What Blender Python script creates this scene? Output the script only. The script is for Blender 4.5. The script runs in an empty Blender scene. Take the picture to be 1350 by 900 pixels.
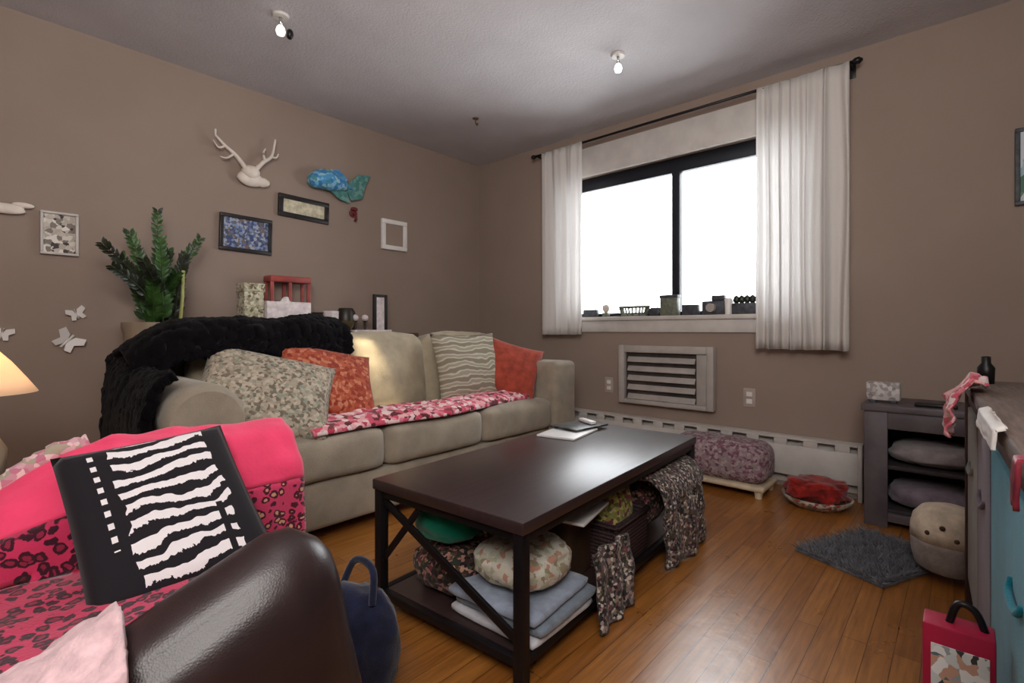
import bpy, bmesh, math, random
from mathutils import Vector, Matrix, noise

random.seed(7)
S = bpy.context.scene
C = S.collection
PI = math.pi

# ------------------------------------------------------------------ camera, world, lights, exposure
CAM = Vector((-3.288, -3.372, 0.92))
YAW = math.radians(42.0)
FPX = 661.0
cd = bpy.data.cameras.new('camera'); cam = bpy.data.objects.new('camera', cd); C.objects.link(cam)
cd.sensor_fit = 'HORIZONTAL'; cd.sensor_width = 36.0; cd.lens = 36.0 * FPX / 1350.0
cd.shift_y = -15.0 / 1350.0          # level camera, horizon 15 px above the middle
cd.clip_start = 0.05
cam.location = CAM
cam.rotation_euler = (PI / 2, 0, YAW - PI / 2)
S.camera = cam

w = bpy.data.worlds.new('daylight'); S.world = w; w.use_nodes = True
wn = w.node_tree.nodes; wl = w.node_tree.links
bg = wn['Background']; bg.inputs[0].default_value = (0.93, 0.97, 1.0, 1); bg.inputs[1].default_value = 8.5

def area(name, loc, target, size, power, color=(1, 1, 1), sy=None):
    l = bpy.data.lights.new(name, 'AREA'); l.energy = power; l.color = color; l.size = size
    if sy: l.shape = 'RECTANGLE'; l.size_y = sy
    o = bpy.data.objects.new(name, l); C.objects.link(o); o.location = loc
    o.rotation_euler = (Vector(target) - Vector(loc)).to_track_quat('-Z', 'Y').to_euler()
    return o
p = area('window_portal', (0.16, -1.83, 1.56), (-2, -1.83, 1.56), 1.5, 1, sy=1.15); p.data.cycles.is_portal = True
area('camera_side_fill', (-3.75, -3.75, 2.25), (-1.6, -1.6, 1.1), 1.3, 66, (1.0, 0.96, 0.92))  # unseen fill light added behind the camera to brighten the room
area('ceiling_bounce_light', (-3.0, -3.1, 1.75), (-2.6, -2.6, 2.45), 1.0, 26, (1.0, 0.97, 0.95))

S.view_settings.view_transform = 'Standard'; S.view_settings.look = 'None'
S.view_settings.exposure = 0.10; S.view_settings.gamma = 1.0; S.view_settings.use_curve_mapping = False
S.cycles.max_bounces = 8; S.cycles.diffuse_bounces = 5; S.cycles.sample_clamp_indirect = 6.0

# ------------------------------------------------------------------ measuring: a sight line met with a real plane of the room
FW = Vector((math.cos(YAW), math.sin(YAW), 0)); RT = Vector((math.sin(YAW), -math.cos(YAW), 0))
def ray(u, v): return FW + RT * ((u - 675.0) / FPX) + Vector((0, 0, (435.0 - v) / FPX))
def on_y(u, v, y=0.0):
    d = ray(u, v); return CAM + d * ((y - CAM.y) / d.y)
def on_x(u, v, x=0.0):
    d = ray(u, v); return CAM + d * ((x - CAM.x) / d.x)
def on_z(u, v, z=0.0):
    d = ray(u, v); return CAM + d * ((z - CAM.z) / d.z)

# ------------------------------------------------------------------ materials
def lin(c):
    return tuple(((x / 255.0) / 12.92 if x / 255.0 <= 0.04045 else ((x / 255.0 + 0.055) / 1.055) ** 2.4) for x in c) + (1.0,)
class NT:
    def __init__(s, name):
        s.m = bpy.data.materials.new(name); s.m.use_nodes = True
        s.n = s.m.node_tree.nodes; s.l = s.m.node_tree.links; s.b = s.n['Principled BSDF']; s.out = s.n['Material Output']
    def add(s, t, **kw):
        x = s.n.new(t)
        for k, v in kw.items(): setattr(x, k, v)
        return x
    def link(s, a, b): s.l.new(a, b)
    def coord(s, kind='Object', scale=(1, 1, 1), rot=(0, 0, 0)):
        tc = s.add('ShaderNodeTexCoord'); mp = s.add('ShaderNodeMapping')
        mp.inputs['Scale'].default_value = scale; mp.inputs['Rotation'].default_value = rot
        s.link(tc.outputs[kind], mp.inputs[0]); return mp.outputs[0]
    def noise(s, vec, scale, detail=3, rough=.55, dist=0):
        x = s.add('ShaderNodeTexNoise'); x.inputs['Scale'].default_value = scale; x.inputs['Detail'].default_value = detail
        x.inputs['Roughness'].default_value = rough; x.inputs['Distortion'].default_value = dist
        s.link(vec, x.inputs['Vector']); return x
    def voro(s, vec, scale, feature='F1'):
        x = s.add('ShaderNodeTexVoronoi'); x.feature = feature; x.inputs['Scale'].default_value = scale
        s.link(vec, x.inputs['Vector']); return x
    def ramp(s, fac, stops, interp='LINEAR'):
        r = s.add('ShaderNodeValToRGB'); r.color_ramp.interpolation = interp; e = r.color_ramp.elements
        while len(e) > 1: e.remove(e[-1])
        e[0].position = stops[0][0]; e[0].color = lin(stops[0][1])
        for p_, c_ in stops[1:]:
            k = e.new(p_); k.color = lin(c_)
        s.link(fac, r.inputs[0]); return r.outputs[0]
    def mix(s, fac, a, b):
        x = s.add('ShaderNodeMix'); x.data_type = 'RGBA'
        for sock, val in ((x.inputs[0], fac), (x.inputs[6], a), (x.inputs[7], b)):
            if isinstance(val, (int, float)): sock.default_value = val
            elif isinstance(val, tuple): sock.default_value = lin(val)
            else: s.link(val, sock)
        return x.outputs[2]
    def math(s, op, a, b=None, c=None):
        x = s.add('ShaderNodeMath'); x.operation = op
        for i, val in enumerate((a, b, c)):
            if val is None: continue
            if isinstance(val, (int, float)): x.inputs[i].default_value = val
            else: s.link(val, x.inputs[i])
        return x.outputs[0]
    def bump(s, h, strength=.3, dist=.01):
        x = s.add('ShaderNodeBump'); x.inputs['Strength'].default_value = strength; x.inputs['Distance'].default_value = dist
        s.link(h, x.inputs['Height']); s.link(x.outputs[0], s.b.inputs['Normal']); return x
    def col(s, c):
        if isinstance(c, tuple): s.b.inputs['Base Color'].default_value = lin(c)
        else: s.link(c, s.b.inputs['Base Color'])
        return s
    def set(s, rough=.6, metal=0, spec=.4, sheen=0):
        s.b.inputs['Roughness'].default_value = rough; s.b.inputs['Metallic'].default_value = metal
        s.b.inputs['Specular IOR Level'].default_value = spec
        if sheen: s.b.inputs['Sheen Weight'].default_value = sheen
        return s

def plain(name, c, rough=.6, metal=0, spec=.4, var=.06, scale=9, bump=0, bscale=60):
    t = NT(name); v = t.coord(); n = t.noise(v, scale)
    a = tuple(max(0, x * (1 - var)) for x in c); b = tuple(min(255, x * (1 + var)) for x in c)
    t.col(t.ramp(n.outputs[0], [(.35, a), (.65, b)])).set(rough, metal, spec)
    if bump: t.bump(t.noise(v, bscale, 2).outputs[0], bump, .004)
    return t.m
def fabric(name, c, var=.12, scale=14, weave=220, bump=.35, rough=.9):
    t = NT(name); v = t.coord(); n = t.noise(v, scale, 5)
    a = tuple(max(0, x * (1 - var)) for x in c); b = tuple(min(255, x * (1 + var)) for x in c)
    t.col(t.ramp(n.outputs[0], [(.3, a), (.7, b)])).set(rough, 0, .15, .25)
    t.bump(t.noise(v, weave, 2).outputs[0], bump, .004); return t.m
def patches(name, cols, scale=40, rough=.9, jitter=.6, coord='Object', sc=(1, 1, 1), bump=.3):
    """irregular patches of several colours (prints, crochet, florals)"""
    t = NT(name); v = t.coord(coord, sc); n = t.noise(v, scale * .7, 2)
    add = t.add('ShaderNodeVectorMath', operation='MULTIPLY_ADD')
    t.link(n.outputs['Color'], add.inputs[0]); add.inputs[1].default_value = (jitter / scale,) * 3; t.link(v, add.inputs[2])
    vo = t.voro(add.outputs[0], scale)
    sep = t.add('ShaderNodeSeparateColor'); t.link(vo.outputs['Color'], sep.inputs[0])
    k = len(cols)
    t.col(t.ramp(sep.outputs[0], [(i / k, c) for i, c in enumerate(cols)], 'CONSTANT')).set(rough, 0, .2, .1)
    if bump: t.bump(t.noise(v, 160, 2).outputs[0], bump, .004)
    return t.m
def leopard(name, ground, spot, centre, scale=26):
    t = NT(name); v = t.coord(); n = t.noise(v, scale * .8, 3)
    add = t.add('ShaderNodeVectorMath', operation='MULTIPLY_ADD')
    t.link(n.outputs['Color'], add.inputs[0]); add.inputs[1].default_value = (1.1 / scale,) * 3; t.link(v, add.inputs[2])
    vo = t.voro(add.outputs[0], scale)
    c = t.ramp(vo.outputs['Distance'], [(0, centre), (.24, centre), (.27, spot), (.47, spot), (.52, ground), (1, ground)])
    t.col(c).set(.85, 0, .2, .3); t.bump(t.noise(v, 200, 2).outputs[0], .3, .004); return t.m

M = {}
# walls: matte taupe paint
t = NT('taupe_wall_paint'); v = t.coord(); n = t.noise(v, 2.5, 4)
t.col(t.ramp(n.outputs[0], [(.3, (146, 128, 116)), (.7, (152, 134, 122))])).set(.75, 0, .25); t.bump(t.noise(v, 180, 2).outputs[0], .12, .003); M['wall'] = t.m
t = NT('white_ceiling_texture'); v = t.coord(); n = t.noise(v, 3, 4)
t.col(t.ramp(n.outputs[0], [(.3, (192, 188, 190)), (.7, (202, 198, 200))])).set(.9, 0, .1); t.bump(t.noise(v, 90, 4).outputs[0], .5, .01); M['ceiling'] = t.m
# floor: glossy honey-brown strip oak, boards along the sofa wall
t = NT('oak_floor_boards'); v = t.coord()
br = t.add('ShaderNodeTexBrick'); t.link(v, br.inputs[0])
br.inputs['Scale'].default_value = 1.0; br.inputs['Brick Width'].default_value = .75; br.inputs['Row Height'].default_value = .062
br.inputs['Mortar Size'].default_value = .0012; br.offset = .37; br.inputs['Bias'].default_value = 0
br.inputs[1].default_value = lin((188, 130, 64)); br.inputs[2].default_value = lin((164, 108, 50)); br.inputs[3].default_value = lin((96, 60, 30))
g = t.noise(t.coord('Object', (2.2, 34, 1)), 2.2, 6, .65)
gr = t.ramp(g.outputs[0], [(.3, (150, 122, 104)), (.7, (255, 244, 226))])
mx = t.add('ShaderNodeMix', data_type='RGBA', blend_type='MULTIPLY'); mx.inputs[0].default_value = .75
t.link(br.outputs[0], mx.inputs[6]); t.link(gr, mx.inputs[7]); t.col(mx.outputs[2]).set(.33, 0, 1.0)
rr = t.ramp(t.noise(v, 7, 4).outputs[0], [(.2, (138, 138, 138)), (.8, (158, 158, 158))])
t.link(rr, t.b.inputs['Roughness']); t.bump(t.noise(v, 22, 3).outputs[0], .08, .01); M['floor'] = t.m

M['white'] = plain('white_paint', (226, 222, 218), .45, var=.02)
M['offwhite'] = plain('aged_white_enamel', (196, 190, 184), .45, var=.03)
M['blackmetal'] = plain('black_metal', (26, 24, 25), .4, .3)
M['darkframe'] = plain('dark_window_aluminium', (40, 42, 48), .4, .4)
M['plate'] = plain('almond_plastic', (172, 156, 146), .5, var=.03)
M['chrome'] = plain('chrome', (215, 215, 215), .15, 1)
# curtain: thin white cloth that lets daylight through
t = NT('white_curtain_cloth'); v = t.coord(); t.col((236, 230, 224)).set(.9, 0, .1)
t.bump(t.noise(v, 240, 2).outputs[0], .2, .003)
tr = t.add('ShaderNodeBsdfTranslucent'); tr.inputs[0].default_value = lin((238, 240, 242))
ms = t.add('ShaderNodeMixShader'); ms.inputs[0].default_value = .38
t.link(t.b.outputs[0], ms.inputs[1]); t.link(tr.outputs[0], ms.inputs[2]); t.link(ms.outputs[0], t.out.inputs[0]); M['curtain'] = t.m
t = NT('clear_glass'); gl = t.add('ShaderNodeBsdfTransparent'); gs = t.add('ShaderNodeBsdfGlossy'); gs.inputs['Roughness'].default_value = .02
fr = t.add('ShaderNodeFresnel'); fr.inputs[0].default_value = 1.3; ms = t.add('ShaderNodeMixShader')
t.link(fr.outputs[0], ms.inputs[0]); t.link(gl.outputs[0], ms.inputs[1]); t.link(gs.outputs[0], ms.inputs[2]); t.link(ms.outputs[0], t.out.inputs[0]); M['glass'] = t.m

M['sofa'] = fabric('beige_sofa_fabric', (150, 139, 123), .08, 9, 170)
M['sofa_back'] = fabric('beige_sofa_cushion_fabric', (162, 150, 127), .09, 9, 170, rough=.6)
M['black_fur'] = fabric('black_plush', (9, 7, 10), .4, 40, 150, .9); _b = M['black_fur'].node_tree.nodes['Principled BSDF']; _b.inputs['Sheen Weight'].default_value = .03; _b.inputs['Specular IOR Level'].default_value = .08
M['rust'] = patches('rust_orange_print', [(164, 76, 52), (152, 64, 44), (174, 90, 64), (138, 56, 40), (190, 120, 92)], 55, jitter=.9)
M['rust2'] = fabric('brick_red_cotton', (160, 70, 54), .15, 20)
M['floral'] = patches('grey_floral_print', [(172, 158, 140), (150, 138, 120), (120, 110, 96), (188, 174, 156), (164, 152, 134), (140, 146, 130), (112, 102, 90), (178, 166, 148)], 80, jitter=1.3)
# wavy grey stripes
t = NT('grey_wave_stripe_print'); v = t.coord('UV'); wv = t.add('ShaderNodeTexWave'); wv.bands_direction = 'Y'
wv.inputs['Scale'].default_value = 2.3; wv.inputs['Distortion'].default_value = 5; wv.inputs['Detail'].default_value = 2; wv.inputs['Detail Scale'].default_value = 1.4
t.link(v, wv.inputs[0]); t.col(t.ramp(wv.outputs[0], [(.25, (132, 124, 108)), (.45, (186, 176, 158)), (.7, (192, 182, 164)), (.9, (150, 146, 128))])).set(.9, 0, .15); M['wave'] = t.m
M['throw'] = patches('pink_leopard_throw', [(226, 196, 194), (204, 84, 106), (222, 170, 172), (96, 40, 48), (214, 120, 134), (232, 208, 206), (190, 60, 84), (120, 64, 66), (224, 150, 158)], 40, jitter=1.2)
M['pink_leopard'] = leopard('hot_pink_leopard', (196, 48, 88), (58, 16, 32), (140, 32, 60), 46)
M['pink_leopard2'] = leopard('fine_pink_leopard', (204, 60, 100), (74, 18, 36), (206, 150, 120), 52)
M['pink'] = fabric('hot_pink_satin_fleece', (250, 70, 112), .07, 10, 120, .2, .7)
M['palepink'] = fabric('pale_pink_plush', (226, 192, 196), .1, 40, 90, .9)
M['palepink2'] = patches('pale_pink_fringe', [(214, 170, 178), (200, 150, 160), (228, 198, 196), (170, 160, 140), (196, 120, 140)], 80)
# zebra pillow
t = NT('black_white_zebra_print'); v = t.coord('UV')
sx = t.add('ShaderNodeSeparateXYZ'); t.link(v, sx.inputs[0]); U, V = sx.outputs[0], sx.outputs[1]
nn = t.noise(v, 3.2, 3, .5); warp = t.math('MULTIPLY', t.math('SUBTRACT', nn.outputs[0], .5), 2.1)
ph = t.math('ADD', t.math('ADD', t.math('MULTIPLY', V, 10.0), t.math('MULTIPLY', U, -.6)), warp)
st = t.math('FRACT', ph); edge = t.noise(v, 55, 2)
st2 = t.math('ADD', st, t.math('MULTIPLY', t.math('SUBTRACT', edge.outputs[0], .5), .35))
stripe = t.math('GREATER_THAN', st2, .50)
def band(x, a, b): return t.math('MULTIPLY', t.math('GREATER_THAN', x, a), t.math('LESS_THAN', x, b))
gap = t.math('MULTIPLY', band(U, .735, .775), t.math('LESS_THAN', V, .40))
inner = t.math('MULTIPLY', band(t.math('ADD', U, t.math('MULTIPLY', t.math('SUBTRACT', nn.outputs[0], .5), .22)), .24, .82), band(V, .05, .97))
dash = t.math('MULTIPLY', band(U, .155, .185), t.math('GREATER_THAN', t.math('FRACT', t.math('MULTIPLY', V, 13.0)), .55))
dash = t.math('MULTIPLY', dash, band(V, .3, .93))
f = t.math('MAXIMUM', t.math('MULTIPLY', t.math('MULTIPLY', stripe, inner), t.math('SUBTRACT', 1.0, gap)), dash)
t.col(t.mix(f, (30, 27, 32), (236, 230, 232))).set(.85, 0, .2, .1); M['zebra'] = t.m
t = NT('dark_brown_leather'); v = t.coord(); t.col(t.ramp(t.noise(v, 12, 4).outputs[0], [(.3, (42, 30, 31)), (.7, (54, 39, 39))])).set(.34, 0, .5)
vo = t.voro(v, 380); t.bump(vo.outputs['Distance'], .10, .002); M['leather'] = t.m
M['navy'] = fabric('navy_cloth', (26, 30, 52), .3, 20)
t = NT('espresso_wood'); v = t.coord('Object', (1.5, 22, 22)); t.col(t.ramp(t.noise(v, 3, 6).outputs[0], [(.3, (44, 31, 31)), (.7, (60, 44, 43))])).set(.34, 0, .8)
t.bump(t.noise(v, 9, 3).outputs[0], .05, .004); M['espresso'] = t.m
M['steel'] = plain('black_steel', (30, 26, 28), .45, .4)
t = NT('weathered_brown_wood'); v = t.coord('Object', (2, 26, 26)); t.col(t.ramp(t.noise(v, 4, 6).outputs[0], [(.3, (92, 80, 74)), (.7, (130, 114, 106))])).set(.55, 0, .35)
t.bump(t.noise(v, 9, 3).outputs[0], .12, .004); M['greywood'] = t.m
M['darkwood'] = plain('dark_red_brown_wood', (62, 40, 38), .5, var=.15)
M['charcoal'] = plain('charcoal_painted_wood', (92, 84, 88), .5, var=.08)
M['charcoal_in'] = plain('charcoal_cabinet_inside', (60, 54, 56), .6, var=.1)
M['greyfab'] = fabric('grey_blanket', (150, 142, 142), .12, 16)
M['mauvefab'] = fabric('mauve_grey_cloth', (140, 128, 140), .15, 16)
M['greybin'] = fabric('grey_green_bin_fabric', (128, 128, 122), .06, 10)
M['plumbin'] = fabric('plum_grey_bin_fabric', (104, 92, 104), .08, 10)
M['tealbin'] = fabric('teal_bin_fabric', (22, 124, 142), .08, 10)
M['shag'] = fabric('grey_shag', (92, 92, 98), .25, 40, 80, .9)
M['cream'] = fabric('cream_knit', (206, 192, 170), .1, 24, 60, .8)
M['pouflow'] = fabric('taupe_knit', (150, 140, 134), .1, 24, 60, .8)
M['pinkgrey'] = patches('pink_grey_print', [(158, 136, 140), (146, 118, 126), (126, 88, 102), (170, 152, 150), (140, 130, 130), (112, 76, 90)], 70, jitter=1.2)
M['palewood'] = plain('pale_wood', (206, 188, 160), .5, var=.08)
M['redcloth'] = fabric('red_cloth', (140, 36, 30), .3, 22)
M['dish'] = patches('speckled_dish', [(196, 178, 160), (170, 158, 140), (150, 60, 50), (120, 116, 104)], 60, .5)
M['redbox'] = plain('red_carton', (160, 24, 58), .4, var=.06)
M['photo1'] = patches('print_scene', [(206, 208, 206), (150, 156, 158), (90, 110, 120), (60, 60, 60), (190, 150, 130), (226, 226, 224), (216, 216, 214), (200, 204, 204)], 60, .4, 1.4, bump=0)
M['blueprint'] = patches('blue_print_art', [(96, 112, 150), (70, 84, 122), (130, 146, 178), (164, 170, 186), (84, 88, 100), (120, 104, 96)], 70, .4, 1.5, bump=0)
M['blackframe'] = plain('black_picture_frame', (36, 31, 32), .4)
M['creammat'] = plain('cream_picture_mat', (198, 190, 164), .6, var=.12, scale=30)
M['greyprint'] = patches('grey_print', [(196, 186, 174), (180, 170, 158), (212, 204, 194), (130, 120, 112), (190, 178, 164), (226, 220, 212), (70, 62, 60)], 50, .5, 1.2, bump=0)
M['bone'] = plain('white_resin_antler', (220, 208, 196), .5, var=.05)
M['blue'] = patches('blue_turquoise_scales', [(80, 150, 196), (60, 126, 180), (120, 180, 214), (72, 140, 150), (150, 190, 206)], 42, .4)
M['teal'] = patches('sea_green_scales', [(84, 132, 128), (70, 120, 116), (110, 150, 140)], 42, .4)
M['darkred'] = plain('dark_red_lacquer', (104, 40, 42), .35)
M['leaf'] = plain('dark_green_leaf', (42, 66, 30), .4, var=.45, scale=14)
M['leafdark'] = plain('blackish_green_leaf', (34, 38, 26), .4, var=.3, scale=14)
M['stake'] = plain('pale_green_stem', (176, 178, 110), .6)
M['planter'] = plain('beige_planter', (150, 134, 114), .7)
M['soil'] = plain('potting_soil', (38, 28, 22), .95, var=.3, scale=80)
M['floralbox'] = patches('floral_card', [(196, 190, 166), (180, 172, 146), (150, 140, 116), (110, 94, 70), (206, 202, 180), (170, 168, 140)], 70, .5, 1.3, bump=0)
M['redmetal'] = plain('dusty_red_metal', (150, 66, 60), .45, var=.12)
M['tissue'] = plain('tissue_box_card', (214, 202, 202), .6, var=.08, scale=30)
M['brass'] = plain('old_brass', (110, 92, 60), .4, .6)
M['darktrinket'] = plain('dark_pottery', (46, 40, 34), .4)
M['greenpot'] = plain('grey_green_pot', (108, 112, 98), .5, var=.12, scale=40)
M['slate'] = plain('slate_pottery', (66, 68, 74), .5, var=.2, scale=30)
M['teelgreen'] = fabric('deep_green_cloth', (4, 112, 86), .1, 12)
M['darkflor'] = patches('dark_floral_cloth', [(58, 42, 44), (40, 32, 34), (116, 60, 66), (84, 74, 54), (166, 120, 108), (50, 60, 48), (36, 28, 32), (70, 50, 44), (180, 140, 120)], 85, jitter=1.4)
M['crochet'] = patches('crochet_squares', [(70, 64, 58), (44, 52, 44), (126, 116, 106), (60, 44, 50), (150, 130, 120), (84, 78, 60), (36, 34, 36), (110, 70, 72), (196, 186, 176), (96, 84, 92)], 105, jitter=1.1)
M['yellowgreen'] = patches('yellow_green_print', [(150, 148, 70), (124, 124, 60), (180, 170, 104), (90, 88, 50), (176, 156, 120), (134, 130, 72), (110, 50, 60)], 75, jitter=1.3)
M['creamflor'] = patches('cream_floral_print', [(202, 196, 178), (190, 186, 166), (212, 206, 192), (176, 176, 150), (186, 140, 120), (206, 200, 184), (150, 140, 114), (200, 196, 182), (206, 202, 190)], 60, jitter=1.5)
M['towel_blue'] = fabric('pale_blue_terry', (150, 160, 178), .1, 30, 120)
M['towel_white'] = fabric('white_terry', (204, 204, 210), .06, 30, 120)
M['towel_grey'] = fabric('grey_blue_terry', (122, 132, 144), .1, 30, 120)
t = NT('dark_wicker'); v = t.coord(); ck = t.add('ShaderNodeTexWave'); ck.bands_direction = 'Z'; ck.inputs['Scale'].default_value = 24; ck.inputs['Distortion'].default_value = 4; ck.inputs['Detail Scale'].default_value = 12
t.link(v, ck.inputs[0]); t.col(t.ramp(ck.outputs[0], [(.2, (38, 26, 30)), (.8, (88, 66, 66))])).set(.6, 0, .3); t.bump(ck.outputs[0], .7, .008); M['wicker'] = t.m
M['brownbox'] = plain('brown_card', (72, 50, 34), .7, var=.15)
M['magwhite'] = plain('glossy_white_paper', (218, 216, 214), .35, var=.04)
M['magdark'] = patches('dark_magazine_cover', [(30, 32, 34), (44, 52, 44), (24, 24, 28), (70, 74, 70)], 30, .3, 1.2, bump=0)
M['magred'] = plain('red_magazine', (130, 44, 58), .4, var=.2, scale=20)
M['pinkwhite'] = patches('pink_white_ruffle', [(206, 120, 128), (220, 164, 164), (190, 84, 100), (226, 206, 202)], 60)
t = NT('lit_lampshade'); t.col((236, 206, 176)).set(.8); t.b.inputs['Emission Color'].default_value = lin((246, 206, 166)); t.b.inputs['Emission Strength'].default_value = .28; M['shade'] = t.m
M['ceramic'] = plain('cream_ceramic', (200, 186, 164), .3)
M['tablewood'] = plain('side_table_wood', (86, 62, 48), .5, var=.15)
M['routerface'] = patches('white_speckled_card', [(190, 184, 182), (206, 200, 198), (160, 152, 150), (140, 132, 130)], 60, .5, bump=0)
M['greenart'] = patches('blue_green_art', [(190, 200, 214), (150, 180, 190), (90, 130, 90), (60, 110, 80), (200, 206, 214)], 12, .4, bump=0)
M['cone'] = plain('air_conditioner_plastic', (176, 168, 162), .5, var=.04)
M['conedark'] = plain('dark_air_grille', (62, 55, 52), .6, var=.2)
M['slat'] = plain('grey_plastic_slat', (168, 160, 154), .5, var=.05)

# ------------------------------------------------------------------ mesh helpers
def link_mesh(name, bm, mat, parent=None, smooth=True, loc=None, rot=None):
    me = bpy.data.meshes.new(name); bmesh.ops.recalc_face_normals(bm, faces=bm.faces); bm.to_mesh(me); bm.free()
    if smooth:
        for p_ in me.polygons: p_.use_smooth = True
        if smooth == 'auto': me.set_sharp_from_angle(angle=math.radians(38))
    me.materials.append(mat)
    o = bpy.data.objects.new(name, me); C.objects.link(o)
    if parent: o.parent = parent
    if loc is not None: o.location = loc
    if rot is not None: o.rotation_euler = rot
    return o
def tag(o, label, cat, group=None):
    o['label'] = label; o['category'] = cat
    if group: o['group'] = group
    return o
def thing(name, label, cat, loc=(0, 0, 0), rotz=0, group=None):
    o = bpy.data.objects.new(name, None); C.objects.link(o); o.empty_display_size = .05
    o.location = loc; o.rotation_euler = (0, 0, rotz); return tag(o, label, cat, group)
def struct(o): o['kind'] = 'structure'; return o
def copy_tree(src, loc, rotz=None, label=None):
    r = src.copy(); C.objects.link(r); r.location = loc
    if rotz is not None: r.rotation_euler = (0, 0, rotz)
    if label: r['label'] = label
    for ch in list(src.children):
        c = ch.copy(); C.objects.link(c); c.parent = r
        for g_ in ch.children:
            d = g_.copy(); C.objects.link(d); d.parent = c
    return r
def merge(dst, src):
    me = bpy.data.meshes.new('tmp'); src.to_mesh(me); src.free(); dst.from_mesh(me); bpy.data.meshes.remove(me)
def rbox(c, s, r=.01, seg=3, bm=None, rot=None, cuts=0):
    b = bmesh.new(); bmesh.ops.create_cube(b, size=1)
    for v_ in b.verts: v_.co = Vector((v_.co.x * s[0], v_.co.y * s[1], v_.co.z * s[2]))
    if r > 0:
        r = min(r, min(s) * .49)
        bmesh.ops.bevel(b, geom=list(b.edges), offset=r, segments=seg, profile=.5, affect='EDGES')
    mt = Matrix.Translation(Vector(c)) @ (rot.to_matrix().to_4x4() if rot is not None else Matrix())
    b.transform(mt)
    if bm is None: return b
    merge(bm, b); return bm
def box2(a, b_, r=.008, seg=2, bm=None):
    a = Vector(a); b_ = Vector(b_); return rbox((a + b_) / 2, (abs(b_.x - a.x), abs(b_.y - a.y), abs(b_.z - a.z)), r, seg, bm)
def bar(a, b_, wd, dp, r=.003, bm=None):
    a = Vector(a); b_ = Vector(b_); d = b_ - a
    q = d.to_track_quat('Z', 'Y')
    return rbox((a + b_) / 2, (wd, dp, d.length), r, 2, bm, q)
def tube(pts, rad, n=10, bm=None, caps=True, flat=1.0):
    pts = [Vector(p_) for p_ in pts]; b = bm or bmesh.new(); rings = []
    up = Vector((0, 0, 1))
    for i, p_ in enumerate(pts):
        d = (pts[min(i + 1, len(pts) - 1)] - pts[max(i - 1, 0)]).normalized()
        s_ = d.cross(up)
        if s_.length < .05: s_ = d.cross(Vector((0, 1, 0)))
        s_.normalize(); t_ = s_.cross(d).normalized()
        r = rad(i / (len(pts) - 1)) if callable(rad) else rad
        rings.append([b.verts.new(p_ + (s_ * math.cos(a) + t_ * math.sin(a) * flat) * r) for a in [2 * PI * k / n for k in range(n)]])
    for r0, r1 in zip(rings, rings[1:]):
        for k in range(n): b.faces.new((r0[k], r0[(k + 1) % n], r1[(k + 1) % n], r1[k]))
    if caps: b.faces.new(rings[0][::-1]); b.faces.new(rings[-1])
    return b
def spline(pts, n=8):
    pts = [Vector(p_) for p_ in pts]; out = []
    for i in range(len(pts) - 1):
        p0 = pts[max(i - 1, 0)]; p1 = pts[i]; p2 = pts[i + 1]; p3 = pts[min(i + 2, len(pts) - 1)]
        for k in range(n):
            s_ = k / n
            out.append(.5 * ((2 * p1) + (p2 - p0) * s_ + (2 * p0 - 5 * p1 + 4 * p2 - p3) * s_ * s_ + (3 * p1 - p0 - 3 * p2 + p3) * s_ ** 3))
    out.append(pts[-1]); return out
def lathe(prof, n=28, bm=None, c=(0, 0, 0), capb=True, capt=True):
    b = bm or bmesh.new(); c = Vector(c); rings = []
    for r, z in prof: rings.append([b.verts.new(c + Vector((r * math.cos(2 * PI * k / n), r * math.sin(2 * PI * k / n), z))) for k in range(n)])
    for r0, r1 in zip(rings, rings[1:]):
        for k in range(n): b.faces.new((r0[k], r0[(k + 1) % n], r1[(k + 1) % n], r1[k]))
    if capb: b.faces.new(rings[0][::-1])
    if capt: b.faces.new(rings[-1])
    return b
def fbm(p_, sc, seed=0):
    q = Vector(p_) * sc + Vector((seed * 7.3, seed * 3.1, seed * 5.7)); return noise.noise(q) + .5 * noise.noise(q * 2.1)
def sheet(f, nu, nv, thick=.008):
    """draped cloth: f(s,t) -> point, s,t in 0..1, with real thickness and closed hems"""
    P = [[Vector(f(i / nu, j / nv)) for j in range(nv + 1)] for i in range(nu + 1)]
    def nrm(i, j):
        a = P[min(i + 1, nu)][j] - P[max(i - 1, 0)][j]; c = P[i][min(j + 1, nv)] - P[i][max(j - 1, 0)]
        n = a.cross(c); return n.normalized() if n.length > 1e-9 else Vector((0, 0, 1))
    b = bmesh.new(); uv = b.loops.layers.uv.new('UVMap')
    T = [[b.verts.new(P[i][j] + nrm(i, j) * thick / 2) for j in range(nv + 1)] for i in range(nu + 1)]
    B = [[b.verts.new(P[i][j] - nrm(i, j) * thick / 2) for j in range(nv + 1)] for i in range(nu + 1)]
    def quad(vs, idx):
        fc = b.faces.new(vs)
        for lp, (a, c) in zip(fc.loops, idx): lp[uv].uv = (a / nu, c / nv)
    for i in range(nu):
        for j in range(nv):
            ix = ((i, j), (i + 1, j), (i + 1, j + 1), (i, j + 1))
            quad([T[a][c] for a, c in ix], ix); ix = ix[::-1]; quad([B[a][c] for a, c in ix], ix)
    rim = [(i, 0) for i in range(nu)] + [(nu, j) for j in range(nv)] + [(i, nv) for i in range(nu, 0, -1)] + [(0, j) for j in range(nv, 0, -1)]
    for p_, q_ in zip(rim, rim[1:] + rim[:1]): quad([T[p_[0]][p_[1]], B[p_[0]][p_[1]], B[q_[0]][q_[1]], T[q_[0]][q_[1]]], (p_, p_, q_, q_))
    return b
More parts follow.
